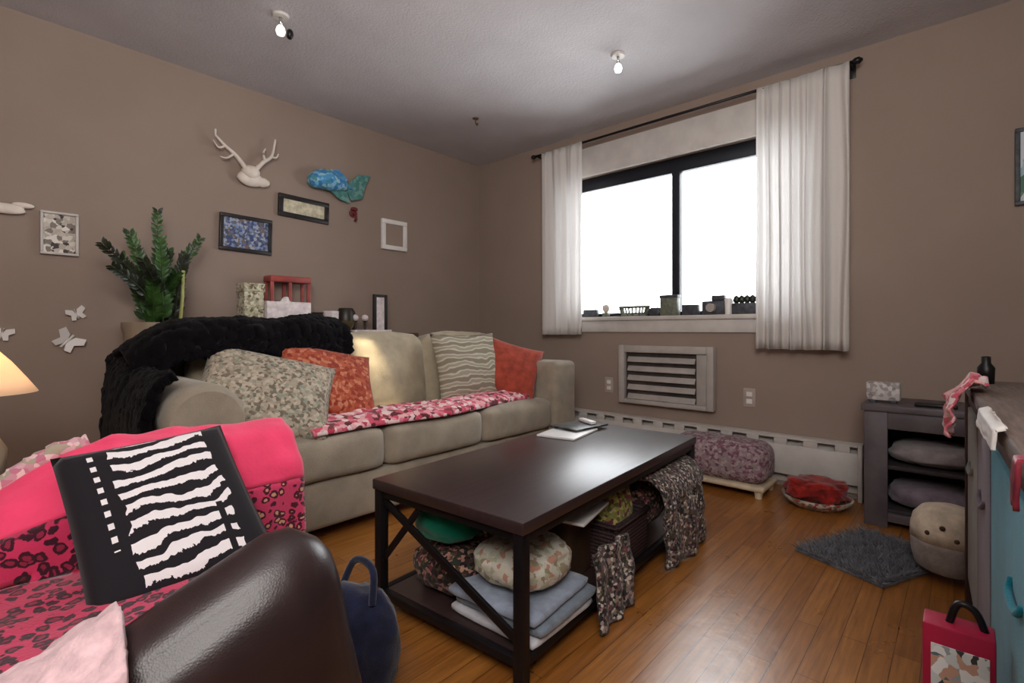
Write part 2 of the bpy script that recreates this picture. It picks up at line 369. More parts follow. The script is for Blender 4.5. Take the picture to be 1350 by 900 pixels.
def pillow(wd, ht, th, n=18, seed=0, crumple=.006, pinch=.07, pw=.42):
    b = bmesh.new(); uv = b.loops.layers.uv.new('UVMap'); V_ = {}
    for sd in (1, -1):
        for i in range(n + 1):
            for j in range(n + 1):
                if sd < 0 and (i in (0, n) or j in (0, n)): V_[sd, i, j] = V_[1, i, j]; continue
                a = 2 * i / n - 1; c = 2 * j / n - 1
                x = wd / 2 * a * (1 - pinch * (1 - c * c)); y = ht / 2 * c * (1 - pinch * (1 - a * a))
                z = th / 2 * (max(0, (1 - a * a) * (1 - c * c)) ** pw)
                q = Vector((x, y, sd * .3)); z += crumple * fbm(q, 9, seed) * (z / (th / 2) if th else 0)
                V_[sd, i, j] = b.verts.new((x, y, sd * z))
    for sd in (1, -1):
        for i in range(n):
            for j in range(n):
                idx = ((i, j), (i + 1, j), (i + 1, j + 1), (i, j + 1))
                fc = b.faces.new([V_[sd, a, c] for a, c in idx])
                for lp, (a, c) in zip(fc.loops, idx): lp[uv].uv = (a / n, c / n)
    return b
def basis(origin, xdir, ydir):
    """matrix with x along xdir, y towards ydir, z the face normal"""
    X = Vector(xdir).normalized(); Z = X.cross(Vector(ydir)).normalized(); Y = Z.cross(X)
    m = Matrix((X, Y, Z)).transposed().to_4x4(); m.translation = Vector(origin); return m
def cushion(s, r=.05, puff=.03, seed=0, cr=.006, n=12):
    """upholstered block: rounded box with crowned faces"""
    b = bmesh.new(); bmesh.ops.create_cube(b, size=2); bmesh.ops.subdivide_edges(b, edges=b.edges[:], cuts=n, use_grid_fill=True)
    for v_ in b.verts:
        a = v_.co.copy(); h = Vector(s) / 2
        inner = Vector((max(h.x - r, .001), max(h.y - r, .001), max(h.z - r, .001)))
        q = Vector((a.x * h.x, a.y * h.y, a.z * h.z)); cl = Vector([max(-inner[k], min(inner[k], q[k])) for k in range(3)])
        d = q - cl
        if d.length > 1e-6: q = cl + d.normalized() * r
        k = max(range(3), key=lambda i: abs(a[i])); oth = [i for i in range(3) if i != k]
        q[k] += math.copysign(puff * (1 - a[oth[0]] ** 2) * (1 - a[oth[1]] ** 2), a[k])
        q += q.normalized() * cr * fbm(q, 7, seed)
        v_.co = q
    return b
def blob(c, s, amp=.15, freq=5, seed=0, sub=4, flat=True, ex=.75):
    """soft crumpled bundle, flat where it rests"""
    b = bmesh.new(); bmesh.ops.create_icosphere(b, subdivisions=sub, radius=1)
    for v_ in b.verts:
        d = v_.co.normalized(); e = Vector([math.copysign(abs(x) ** ex, x) for x in d])
        k = 1 + amp * fbm(d, freq * .35, seed) + amp * .5 * fbm(d, freq, seed + 3)
        q = Vector((e.x * s[0] / 2, e.y * s[1] / 2, e.z * s[2] / 2)) * k
        if flat: q.z = max(q.z, -s[2] / 2)
        v_.co = q + Vector(c)
    return b
def prism(poly, d):
    """outline (x,z) with real depth d along y"""
    b = bmesh.new(); f0 = [b.verts.new((x, 0, z)) for x, z in poly]; f1 = [b.verts.new((x, d, z)) for x, z in poly]
    b.faces.new(f0); b.faces.new(f1[::-1]); k = len(poly)
    for i in range(k): b.faces.new((f0[i], f0[(i + 1) % k], f1[(i + 1) % k], f1[i]))
    return b

# ================================================================== THE ROOM
XL, YN, H = -4.25, -4.1, 2.45
WY0, WY1, WZ0, WZ1 = -2.72, -1.00, 1.02, 2.12      # window opening in the right-hand wall
struct(link_mesh('floor', box2((XL - .1, YN - .1, -.1), (.15, .15, 0), 0), M['floor'], smooth=False))
struct(link_mesh('ceiling', box2((XL - .1, YN - .1, H), (.15, .15, H + .1), 0), M['ceiling'], smooth=False))
struct(link_mesh('wall_back', box2((XL - .1, 0, 0), (.15, .15, H), 0), M['wall'], smooth=False))
struct(link_mesh('wall_left', box2((XL - .1, YN, 0), (XL, 0, H), 0), M['wall'], smooth=False))
struct(link_mesh('wall_front', box2((XL - .1, YN - .1, 0), (.15, YN, H), 0), M['wall'], smooth=False))
b = bmesh.new()
for a, c in (((0, YN, 0), (.15, WY0, H)), ((0, WY1, 0), (.15, 0, H)), ((0, WY0, 0), (.15, WY1, WZ0)), ((0, WY0, WZ1), (.15, WY1, H))): box2(a, c, 0, bm=b)
struct(link_mesh('wall_right', b, M['wall'], smooth=False))
# window
wt = bpy.data.objects.new('window_1', None); C.objects.link(wt); wt.location = (.1, (WY0 + WY1) / 2, WZ0); struct(wt)
hw = (WY1 - WY0) / 2; hh = WZ1 - WZ0
b = bmesh.new(); fw = .045
MY = on_x(893, 300, .1).y - wt.location.y
box2((-.025, -hw, 0), (.025, hw, .03), .003, bm=b); box2((-.025, -hw, hh - .10), (.025, hw, hh), .003, bm=b)
box2((-.025, -hw, .03), (.025, -hw + fw, hh - .1), .003, bm=b); box2((-.025, hw - fw, .03), (.025, hw, hh - .1), .003, bm=b)
link_mesh('frame', b, M['darkframe'], wt, 'auto')
link_mesh('mullion', box2((-.03, MY - .028, .03), (.03, MY + .028, hh - .1), .003), M['darkframe'], wt, 'auto')
for y0, y1 in ((-hw + fw, MY - .028), (MY + .028, hw - fw)):
    link_mesh('pane', box2((-.003, y0, .03), (.003, y1, hh - .1), 0), M['glass'], wt, False)
b = bmesh.new(); box2((-.13, -hw - .07, -.03), (-.026, hw + .07, 0), .006, bm=b); box2((-.115, -hw - .05, -.115), (-.1005, hw + .05, -.03), .003, bm=b)
link_mesh('sill', b, M['offwhite'], wt, 'auto')
# painted head casing over the window
struct(link_mesh('trim_1', box2((-.03, WY0 - .04, WZ1 - .015), (-.0005, WY1 + .04, 2.325), .004), M['offwhite'], smooth='auto'))
struct(link_mesh('baseboard_back', box2((XL, -.014, 0), (-.001, 0, .09), .004), M['offwhite'], smooth='auto'))
struct(link_mesh('baseboard_left', box2((XL, YN, 0), (XL + .014, -.015, .09), .004), M['offwhite'], smooth='auto'))

# curtain rod and curtains
rx, rz = -.095, 2.345
y_l = on_x(706, 212, rx).y; y_r = on_x(1124, 100, rx).y
rod = thing('curtain_rod', 'thin black curtain rod with finial ends above the window', 'curtain rod', (rx, (y_l + y_r) / 2, rz))
hl = (y_l - y_r) / 2
link_mesh('pole', tube([(0, -hl, 0), (0, hl, 0)], .009, 12), M['blackmetal'], rod)
for s_ in (-1, 1):
    link_mesh('finial', tube([(0, s_ * hl, 0), (0, s_ * (hl + .012), 0), (0, s_ * (hl + .03), 0), (0, s_ * (hl + .045), 0)], lambda q: (.01, .018, .018, .006)[int(round(q * 3))], 12), M['blackmetal'], rod)
    yb = s_ * (hl - .015); b = bar((.006, yb, 0), (-rx - .004, yb, 0), .014, .014); box2((-rx - .006, yb - .018, -.05), (-rx, yb + .018, .03), .002, bm=b)
    link_mesh('bracket', b, M['blackmetal'], rod, 'auto')
def curtain(name_label, yA, yB, z0, amp, folds, seed):
    def f(s_, t_):
        y = yA + (yB - yA) * s_; flare = 1 + .04 * (1 - t_)
        z = z0 + (rz + .005 - z0) * t_
        k = (.35 + .65 * (1 - t_) ** .5)
        ph = folds * 2 * PI * (s_ + .07 * math.sin(5 * s_ + seed)) + 1.6 * noise.noise(Vector((s_ * 5, t_ * 1.5, seed)))
        x = rx - .014 + amp * k * (math.sin(ph) * (.7 + .6 * noise.noise(Vector((s_ * 3, 2, seed)))) + .3 * math.sin(2.3 * ph + seed))
        if t_ > .97: x = rx - .013 + (x - rx + .013) * .4
        return Vector((x, y + .006 * math.cos(ph), z + .006 * noise.noise(Vector((s_ * 6, 0, seed)))))
    b = sheet(f, 120, 24, .002)
    # rod sleeve along the top hem
    o = link_mesh('window_curtain', b, M['curtain'])
    return tag(o, name_label, 'curtain', 'white curtains')
def ycur(u, v): return on_x(u, v, rx - .012).y
curtain('narrower white curtain panel at the sofa end of the window', ycur(714, 300), ycur(768, 300), .885, .03, 4, 1)
curtain('wide white curtain panel hanging at the outlet end of the window, below sill height', ycur(997, 300), ycur(1121, 280), .81, .034, 6, 5)

# ------------------------------------------------------------------ SOFA
SX0, SX1, SYB, SYF = -2.81, -.40, -.50, -1.34
sofa = thing('sofa', 'long beige three seat sofa with rounded arms and thick cushions along the wall', 'sofa', ((SX0 + SX1) / 2, (SYB + SYF) / 2, 0))
ox, oy = sofa.location.x, sofa.location.y
def L(x, y, z): return (x - ox, y - oy, z)
b = box2(L(SX0 + .04, SYF + .02, .06), L(SX1 - .04, SYB - .02, .27), .025, 3); link_mesh('base', b, M['sofa'], sofa, 'auto')
IX0, IX1 = SX0 + .25, SX1 - .22
b = rbox(L((SX0 + SX1) / 2, SYB - .07, .54), (SX1 - SX0 - .06, .14, .62), .07, 5); link_mesh('backrest', b, M['sofa'], sofa, 'auto')
def arm(xa, xb, ztop, rollr):
    b = bmesh.new(); pr = []; xm = (xa + xb) / 2; hwid = (xb - xa) / 2
    for k in range(0, 21):
        a = PI * k / 20; pr.append((xm + math.cos(a) * hwid * 1.0, ztop - hwid + math.sin(a) * hwid))
    pr = [(xb - .02, .06)] + [(xb - .02, ztop - 1.4 * hwid)] + pr + [(xa + .02, ztop - 1.4 * hwid), (xa + .02, .06)]
    ys = [SYF - .005, SYF + .02, SYF + .05, SYB - .2, SYB - .06, SYB - .02]; sc_ = [.9, .985, 1, 1, 1, .97]; rings = []
    for y, q in zip(ys, sc_): rings.append([b.verts.new(L(xm + (x - xm) * q, y, .06 + (z - .06) * (1 - (1 - q) * .4))) for x, z in pr])
    n = len(pr)
    for r0, r1 in zip(rings, rings[1:]):
        for k in range(n): b.faces.new((r0[k], r0[(k + 1) % n], r1[(k + 1) % n], r1[k]))
    b.faces.new(rings[0][::-1]); b.faces.new(rings[-1]); return b
link_mesh('arm', arm(SX0, SX0 + .27, .725, .1), M['sofa'], sofa, 'auto')
b = rbox(L(SX1 - .12, (SYF + SYB) / 2 - .02, .385), (.24, .87, .65), .035, 4); link_mesh('arm', b, M['sofa'], sofa, 'auto')
cw = (IX1 - IX0) / 3
for i in range(3):
    xc = IX0 + cw * (i + .5)
    link_mesh('seat_cushion', cushion((cw - .006, .70, .20), .045, .012, i), M['sofa'], sofa, loc=L(xc, SYF + .345, .365))
for i in range(3):
    xc = IX0 + cw * (i + .5)
    link_mesh('back_cushion', cushion((cw - .008, .17, .47), .06, .03, i + 5), M['sofa_back'], sofa, loc=L(xc, SYB - .24, .65), rot=(math.radians(-8), 0, 0))
for x in (SX0 + .12, SX1 - .12):
    for y in (SYF + .08, SYB - .08):
        link_mesh('leg', lathe([(.022, 0), (.03, .065)], 14, c=L(x, y, 0)), M['darkwood'], sofa, 'auto')

# cushions on the sofa
def lay(name, label, wd, ht, th, mat, origin, xdir, ydir, seed, **kw):
    bm_ = pillow(wd, ht, th, seed=seed, **kw); o = link_mesh(name, bm_, mat); o.matrix_world = basis(origin, xdir, ydir); return tag(o, label, 'cushion')
lay('throw_pillow', 'grey and beige floral cushion leaning by the left sofa arm', .56, .46, .15, M['floral'], (-2.37, -1.105, .645), (.90, -.36, -.24), (.16, .62, .62), 2)
lay('throw_pillow', 'rust orange patterned cushion under the black throw at the left of the sofa', .50, .42, .14, M['rust'], (-2.05, -1.03, .66), (.97, -.12, -.20), (.12, .55, .70), 3)
lay('throw_pillow', 'grey wavy striped cushion beside the red one at the far end of the sofa', .50, .44, .14, M['wave'], (-1.06, -.985, .69), (.98, -.14, 0), (0, .30, .92), 4)
lay('throw_pillow', 'brick red cushion tipped against the right sofa arm', .40, .40, .13, M['rust2'], (-.765, -1.09, .655), (.62, -.62, -.25), (.42, .25, .85), 6)

# leopard throw along the seat
def f(s_, t_):
    x = -2.28 + s_ * 1.52; y0 = -1.325 + .16 * max(0, s_ - .45) + .02 * math.sin(9 * s_); wd = .36 - .12 * s_
    y = y0 + t_ * wd
    z = .495 + .014 * fbm((x, y, 0), 7, 2) + .02 * math.sin(t_ * PI) * (1 + fbm((x, y, 1), 11, 3))
    if t_ < .12: y = y0 - .005 + .02 * t_; z = .47 + t_ * .2
    return Vector((x, y - .012, z))
tag(link_mesh('throw_blanket', sheet(f, 70, 22, .012), M['throw']), 'pink and white leopard print throw spread along the sofa seat', 'blanket')

# black plush throw over the sofa back and left arm
def cross(prof, q):
    d = q * (len(prof) - 1); i = min(int(d), len(prof) - 2); k_ = d - i
    return [prof[i][m] + (prof[i + 1][m] - prof[i][m]) * k_ for m in range(2)]
def fuzz(p_, k_=1.0): return Vector((fbm(p_, 30, 1), fbm(p_, 30, 2), fbm(p_, 30, 3))) * .010 * k_ + Vector((fbm(p_, 90, 4), fbm(p_, 90, 5), fbm(p_, 90, 6))) * .004
def fa(s_, q):
    x = -1.86 - s_ * .96; end = max(0, 1 - s_ * 7)
    y, z = cross([(-.915, .80), (-.91, .84), (-.895, .90), (-.83, .945), (-.74, .958), (-.64, .945), (-.56, .925), (-.475, .885), (-.455, .80)], q)
    fall = max(0, (s_ - .76) / .24); z -= .13 * fall ** 1.6
    if q < .3: z -= .03 * noise.noise(Vector((s_ * 9, 0, 3)))
    z += .018 * fbm((x, y, 0), 5, 6) + .02 * math.sin(min(1, s_ * 3) * PI) * (q > .25)
    p_ = Vector((x, y - .012, z)); return p_ + fuzz(p_)
def fb(s_, q):
    y = -1.30 + s_ * .68
    x, z = cross([(.055, .758), (.02, .742), (-.012, .69), (-.03, .60), (-.032, .45), (-.03, .30), (-.03, .16)], q)
    x += SX0; z += .09 * max(0, (s_ - .5) / .5) * (1 - q) ; p_ = Vector((x - .012, y, z)); return p_ + fuzz(p_) * .9
b = sheet(fa, 110, 44, .045); merge(b, sheet(fb, 80, 44, .035))
tag(link_mesh('plush_throw', b, M['black_fur']), 'black plush throw draped over the sofa back and down its left arm', 'blanket')

# ------------------------------------------------------------------ narrow console behind the sofa and what stands on it
KX0, KX1, KT = -2.30, -.98, .90
k = thing('narrow_console', 'narrow dark wooden console table hidden behind the sofa', 'table', ((KX0 + KX1) / 2, -.19, 0))
hx = (KX1 - KX0) / 2
link_mesh('top', box2((-hx, -.17, KT - .03), (hx, .17, KT), .005), M['tablewood'], k, 'auto')
for x in (-hx + .03, hx - .03):
    for y in (-.14, .14): link_mesh('leg', box2((x - .02, y - .02, 0), (x + .02, y + .02, KT - .03), .003), M['tablewood'], k, 'auto')
def conx(u, y=-.15): return on_y(u, 430, y).x
def conz(v, u, y=-.15): return on_y(u, v, y).z
# floral card box
x0, x1 = conx(317, -.24), conx(343, -.24)
t_ = thing('card_box', 'cream floral storage box at the plant end of the console', 'box', ((x0 + x1) / 2, -.24, KT)); hw_ = (x1 - x0) / 2; zt = conz(374, 330, -.24) - KT
link_mesh('body', box2((-hw_, -.06, 0), (hw_, .06, zt - .05), .004), M['floralbox'], t_, 'auto')
link_mesh('lid', box2((-hw_ - .004, -.064, zt - .05), (hw_ + .004, .064, zt), .004), M['floralbox'], t_, 'auto')
# red framed piece behind
x0, x1 = conx(352, -.10), conx(405, -.10); zt = conz(365, 380, -.10) - KT
t_ = thing('lantern', 'dusty red metal lantern standing behind the white tissue box', 'lantern', ((x0 + x1) / 2, -.10, KT)); hw_ = (x1 - x0) / 2
b = bmesh.new()
for x in (-hw_ + .012, -.005, hw_ - .012):
    for y in (-.045, .045): bar((x, y, .02), (x, y, zt - .03), .022, .014, .002, b)
link_mesh('posts', b, M['redmetal'], t_, 'auto')
link_mesh('roof', box2((-hw_, -.06, zt - .04), (hw_, .06, zt), .006), M['redmetal'], t_, 'auto')
link_mesh('base', box2((-hw_, -.06, 0), (hw_, .06, .03), .004), M['redmetal'], t_, 'auto')
link_mesh('candle', lathe([(.028, .03), (.028, zt * .55), (.02, zt * .57)], 18, c=(-hw_ * .45, 0, 0)), M['greyprint'], t_)
# tissue box
x0, x1 = conx(347, -.27), conx(405, -.27); zt = conz(398, 375, -.27) - KT
t_ = thing('tissue_box', 'white tissue box in front of the red lantern', 'box', ((x0 + x1) / 2, -.27, KT)); hw_ = (x1 - x0) / 2
link_mesh('body', box2((-hw_, -.055, 0), (hw_, .055, zt), .005), M['tissue'], t_, 'auto')
def f(s_, q): return Vector(((s_ - .5) * .07, (q - .5) * .03 + .01 * math.sin(s_ * 9), zt - .004 + .035 * math.sin(s_ * PI) * math.sin(q * PI) + .012 * noise.noise(Vector((s_ * 5, q * 4, 1)))))
link_mesh('tissue', sheet(f, 12, 8, .002), M['white'], t_)
# trinkets
def trinket(name, label, cat, u, y, prof, mat, lid=None, group=None):
    o = link_mesh(name, lathe([(r * 1.25, z * 1.35) for r, z in prof], 20), mat, loc=(conx(u, y), y, KT), smooth='auto'); return tag(o, label, cat, group)
trinket('vase', 'small round dark pot next to the tissue box', 'pot', 418, -.25, [(.03, 0), (.05, .03), (.052, .06), (.03, .09), (.034, .10)], M['darktrinket'])
trinket('mug', 'white cup standing among the dark trinkets on the console', 'cup', 436, -.20, [(.03, 0), (.04, .02), (.042, .11), (.036, .11), (.034, .02)], M['tissue'])
trinket('bowl', 'low brown bowl at the middle of the console', 'bowl', 452, -.27, [(.03, 0), (.055, .035), (.062, .06), (.055, .058), (.03, .012)], M['brass'])
trinket('pot', 'dark brown pot behind the low brown bowl', 'pot', 456, -.11, [(.04, 0), (.055, .05), (.05, .11), (.038, .13), (.03, .125)], M['darktrinket'])
for u, lb in ((468, 'left of the two small white candle balls on the console'), (481, 'right of the two small white candle balls on the console')):
    t_ = thing('candle_holder', lb, 'candle', (conx(u, -.16), -.16, KT), group='candle balls')
    link_mesh('stand', lathe([(.022, 0), (.008, .01), (.008, .075), (.02, .085)], 14), M['darktrinket'], t_, 'auto')
    link_mesh('candle', lathe([(.006, .085), (.02, .093), (.025, .108), (.02, .123), (.006, .131)], 16), M['tissue'], t_)
x0, x1 = conx(458, -.28), conx(514, -.28)
t_ = thing('tray', 'white serving tray with dark edge at the corner end of the console', 'tray', ((x0 + x1) / 2, -.27, KT)); hw_ = (x1 - x0) / 2
link_mesh('base', box2((-hw_, -.06, 0), (hw_, .06, .008), .002), M['darktrinket'], t_, 'auto')
link_mesh('liner', box2((-hw_ + .03, -.05, .008), (hw_ - .01, .05, .022), .003), M['tissue'], t_, 'auto')
x0, x1 = conx(495, -.20), conx(513, -.20); zt = conz(388, 504, -.2) - KT
t_ = thing('photo_frame', 'upright black photo frame with pale centre at the end of the console', 'picture frame', ((x0 + x1) / 2, -.17, KT), 0); hw_ = (x1 - x0) / 2
b = bmesh.new()
for x in (-hw_ + .012, hw_ - .012): box2((x - .012, -.01, 0), (x + .012, .01, zt), .002, bm=b)
for z in (.01, zt - .01): box2((-hw_ + .024, -.009, z - .01), (hw_ - .024, .009, z + .01), .002, bm=b)
link_mesh('frame', b, M['blackframe'], t_, 'auto'); link_mesh('picture', box2((-hw_ + .024, -.004, .02), (hw_ - .024, .004, zt - .02), 0), M['tissue'], t_, False)
link_mesh('easel_leg', bar((0, .008, zt * .7), (0, .06, .004), .02, .006), M['blackframe'], t_, 'auto')

# ------------------------------------------------------------------ plant in a tall planter behind the sofa
pl = thing('potted_plant', 'tall dark green plant with toothed leafy stems in a beige planter behind the sofa', 'plant', (-2.57, -.20, 0))
b = bmesh.new()
prof = [(.115, 0), (.12, .02), (.145, .90), (.155, .93), (.155, .96), (.138, .96), (.134, .90)]
link_mesh('planter', lathe(prof, 28, capt=True), M['planter'], pl, 'auto')
link_mesh('soil', lathe([(.132, .902), (.12, .92), (.05, .928)], 24), M['soil'], pl)
tips = [(137, 322, -.30), (160, 338, -.12), (172, 308, -.22), (190, 345, -.34), (208, 280, -.18), (222, 330, -.10), (243, 338, -.26), (263, 316, -.2), (200, 372, -.42), (150, 352, -.36), (232, 362, -.34), (212, 318, -.32)]
for i, (u, v, y) in enumerate(tips):
    tip = on_y(u, v, y) - Vector(pl.location); base = Vector((.05 * math.cos(i * 2.1), .05 * math.sin(i * 2.1), .92))
    base.x = base.x * .8 + (.03 if u > 200 else -.01)
    mid = base.lerp(tip, .5) + Vector((-(tip.x - base.x) * .10, 0, .03))
    pts = spline([base, mid, tip], 10); st_ = link_mesh('stem', tube(pts, lambda q: .007 * (1 - q * .75), 6), M['leaf'] if i % 3 else M['leafdark'], pl)
    lb = bmesh.new(); n = len(pts)
    for j in range(3, n):
        d = (pts[j] - pts[j - 1]).normalized(); side = d.cross(Vector((.2, 1, .1))).normalized()
        for sd in (-1, 1):
            ln = .074 * (1 - .5 * j / n) * (.85 + .3 * random.random()); wd_ = ln * .22
            ax = (d * .78 + side * sd * .62 + Vector((0, random.uniform(-.35, .35), 0))).normalized(); nr = ax.cross(d).normalized(); wv_ = nr.cross(ax).normalized()
            o_ = pts[j]; q = [o_, o_ + ax * ln * .35 + wv_ * wd_, o_ + ax * ln * .7 + wv_ * wd_ * .75, o_ + ax * ln, o_ + ax * ln * .7 - wv_ * wd_ * .75, o_ + ax * ln * .35 - wv_ * wd_]
            q[0] = o_; c_ = o_ + ax * ln * .5 + nr * wd_ * .4
            vs = [lb.verts.new(x) for x in q]; vc = lb.verts.new(c_)
            for m_ in range(6): lb.faces.new((vs[m_], vs[(m_ + 1) % 6], vc))
    lf = link_mesh('leaves', lb, M['leafdark'] if (i % 3 == 0 or u < 160) else M['leaf'], st_)
link_mesh('plant_stake', tube([(.085, -.05, .91), (.10, -.05, 1.10), (.105, -.05, 1.24)], .009, 8), M['stake'], pl)

# ------------------------------------------------------------------ wall decor on the sofa wall
def framed(name, label, cat, u0, v0, u1, v1, border, matf, matp, matting=None, depth=.025, tilt=0):
    a = on_y(u0, v0, -depth); c = on_y(u1, v1, -depth); o = thing(name, label, cat, ((a.x + c.x) / 2, 0, (a.z + c.z) / 2))
    wd = abs(c.x - a.x) / 2; ht = abs(a.z - c.z) / 2; o.rotation_euler = (0, tilt, 0)
    b = bmesh.new()
    for s_ in (-1, 1):
        box2((-wd, -depth, s_ * ht), (wd, -.001, s_ * (ht - border)), .003, bm=b); box2((s_ * wd, -depth, -ht + border), (s_ * (wd - border), -.001, ht - border), .003, bm=b)
    link_mesh('frame', b, matf, o, 'auto')
    link_mesh('picture', box2((-wd + border, -depth * .5, -ht + border), (wd - border, -.002, ht - border), 0), matp, o, False)
    if matting:
        mw, mh, mat = matting
        link_mesh('mat', box2((-wd + border + mw, -depth * .62, -ht + border + mh), (wd - border - mw, -depth * .5, ht - border - mh), 0), mat, o, False)
    return o
framed('framed_picture', 'blue grey framed print hanging left of the wide cream picture', 'picture', 290, 279, 359, 336, .022, M['blackframe'], M['blueprint'], tilt=.02)
framed('framed_picture', 'wide black framed cream picture under the mounted fish', 'picture', 368, 254, 434, 295, .03, M['blackframe'], M['creammat'], tilt=.03)
framed('framed_picture', 'small white frame with taupe centre near the room corner', 'picture', 504, 287, 537, 332, .035, M['white'], M['wall'])
framed('framed_picture', 'pale grey print in thin white frame left of the plant', 'picture', 53, 276, 104, 338, .012, M['offwhite'], M['greyprint'])
# pale antler-like twig at the far left
a = on_y(-30, 262, -.03); t_ = thing('wall_ornament', 'pale winged wall ornament left of the grey print', 'wall decor', (a.x, 0, on_y(0, 272).z))
def ell(c, s, seed=0): return blob(c, s, .1, 4, seed, 3, False, 1)
b = ell((.02, -.025, 0), (.12, .04, .06), 1); merge(b, ell((.09, -.025, -.01), (.14, .03, .05), 2)); merge(b, ell((.15, -.02, .015), (.08, .03, .03), 3))
link_mesh('wing', b, M['bone'], t_)
# antler mount
c0 = on_y(330, 236, -.03); t_ = thing('antler_mount', 'white mounted antlers hanging above the blue framed print', 'wall decor', (c0.x, 0, c0.z))
def W(u, v, y=-.05): p_ = on_y(u, v, y); return Vector((p_.x - c0.x, y, p_.z - c0.z))
sk = ell((0, -.03, .0), (.16, .06, .09), 4); merge(sk, ell((.0, -.04, .04), (.11, .07, .09), 5)); merge(sk, ell((.07, -.03, -.005), (.10, .04, .06), 6))
link_mesh('skull_plate', sk, M['bone'], t_)
tn = lambda q: .016 * (1 - .6 * q)
b = tube(spline([W(326, 225), W(312, 206), W(297, 192), W(284, 178)], 6), tn, 8)
tube(spline([W(297, 192), W(288, 194), W(281, 184)], 4), lambda q: .008 * (1 - .7 * q), 6, b); tube(spline([W(309, 202), W(299, 208), W(290, 206)], 4), lambda q: .009 * (1 - .7 * q), 6, b); tube(spline([W(284, 178), W(284, 170)], 4), .006, 6, b)
link_mesh('antler', b, M['bone'], t_)
b = tube(spline([W(337, 224), W(347, 214), W(358, 206), W(363, 184)], 6), tn, 8)
tube(spline([W(349, 212), W(347, 202), W(350, 196)], 4), lambda q: .010 * (1 - .6 * q), 6, b); tube(spline([W(357, 207), W(364, 208), W(367, 203)], 4), lambda q: .009 * (1 - .6 * q), 6, b)
link_mesh('antler', b, M['bone'], t_)
# blue fish
c0 = on_y(445, 243, -.03); t_ = thing('fish_ornament', 'blue and sea green fish ornament on the wall above the cream picture', 'wall decor', (c0.x, 0, c0.z))
pts = spline([W(408, 240), W(425, 236), W(446, 242), (W(466, 250))], 8)
rr_ = [W(408, 240), W(466, 250)]
link_mesh('body', tube(pts, lambda q: max(.006, .072 * math.sin(min(1, q * 1.02 + .08) * PI) ** .7), 16), M['blue'], t_)
def outline(pl_, d0=-.045, d1=-.03):
    q = [W(u, v) for u, v in pl_]; bb = prism([(p_.x, p_.z) for p_ in q], d1 - d0)
    bmesh.ops.translate(bb, verts=bb.verts, vec=(0, d0, 0)); return bb
link_mesh('tail_fin', outline([(455, 246), (474, 230), (489, 232), (482, 246), (478, 262), (464, 264)]), M['teal'], t_, False)
link_mesh('dorsal_fin', outline([(420, 234), (424, 222), (448, 224), (460, 238), (440, 238)]), M['blue'], t_, False)
link_mesh('belly_fin', outline([(436, 250), (458, 252), (462, 268), (448, 262)]), M['teal'], t_, False)
# small red item
c0 = on_y(468, 281, -.03); t_ = thing('wall_hook', 'small dark red heart shaped hook below the fish', 'hook', (c0.x, 0, c0.z))
b = lathe([(.03, 0), (.03, .012), (.022, .016)], 18); b.transform(Matrix.Rotation(PI / 2, 4, 'X')); link_mesh('plate', b, M['darkred'], t_, 'auto')
link_mesh('prong', tube(spline([(0, -.012, -.005), (0, -.04, -.02), (0, -.045, -.045), (0, -.03, -.055)], 5), .009, 8), M['darkred'], t_)
link_mesh('top_bow', blob((0, -.02, .032), (.06, .025, .03), .1, 4, 2, 2, False, 1), M['darkred'], t_)
# three white butterflies
def butterfly(u, v, sc_, rot, lb):
    c0 = on_y(u, v, -.01); o = thing('butterfly_ornament', lb, 'wall decor', (c0.x, 0, c0.z), group='white paper butterflies'); o.rotation_euler = (0, rot, 0)
    for s_ in (-1, 1):
        pf = [(0, -.004), (.012 * s_, .03), (.045 * s_, .045), (.055 * s_, .02), (.03 * s_, .0), (.04 * s_, -.03), (.018 * s_, -.035)]
        bb = prism([(x * sc_, z * sc_) for x, z in pf], .004); bb.transform(Matrix.Rotation(s_ * -.35, 4, 'Z')); bmesh.ops.translate(bb, verts=bb.verts, vec=(0, -.012, 0))
        link_mesh('wing', bb, M['white'], o, False)
    link_mesh('body', tube([(0, -.01, -.03 * sc_), (0, -.012, 0), (0, -.01, .035 * sc_)], .005 * sc_, 8), M['white'], o)
butterfly(88, 450, 1.2, .7, 'largest white butterfly ornament, on the wall right of the lamp')
butterfly(101, 414, .8, -.4, 'small white butterfly ornament, topmost on the wall beneath the grey print')
butterfly(2, 440, .8, .3, 'small white butterfly ornament just above the lampshade')

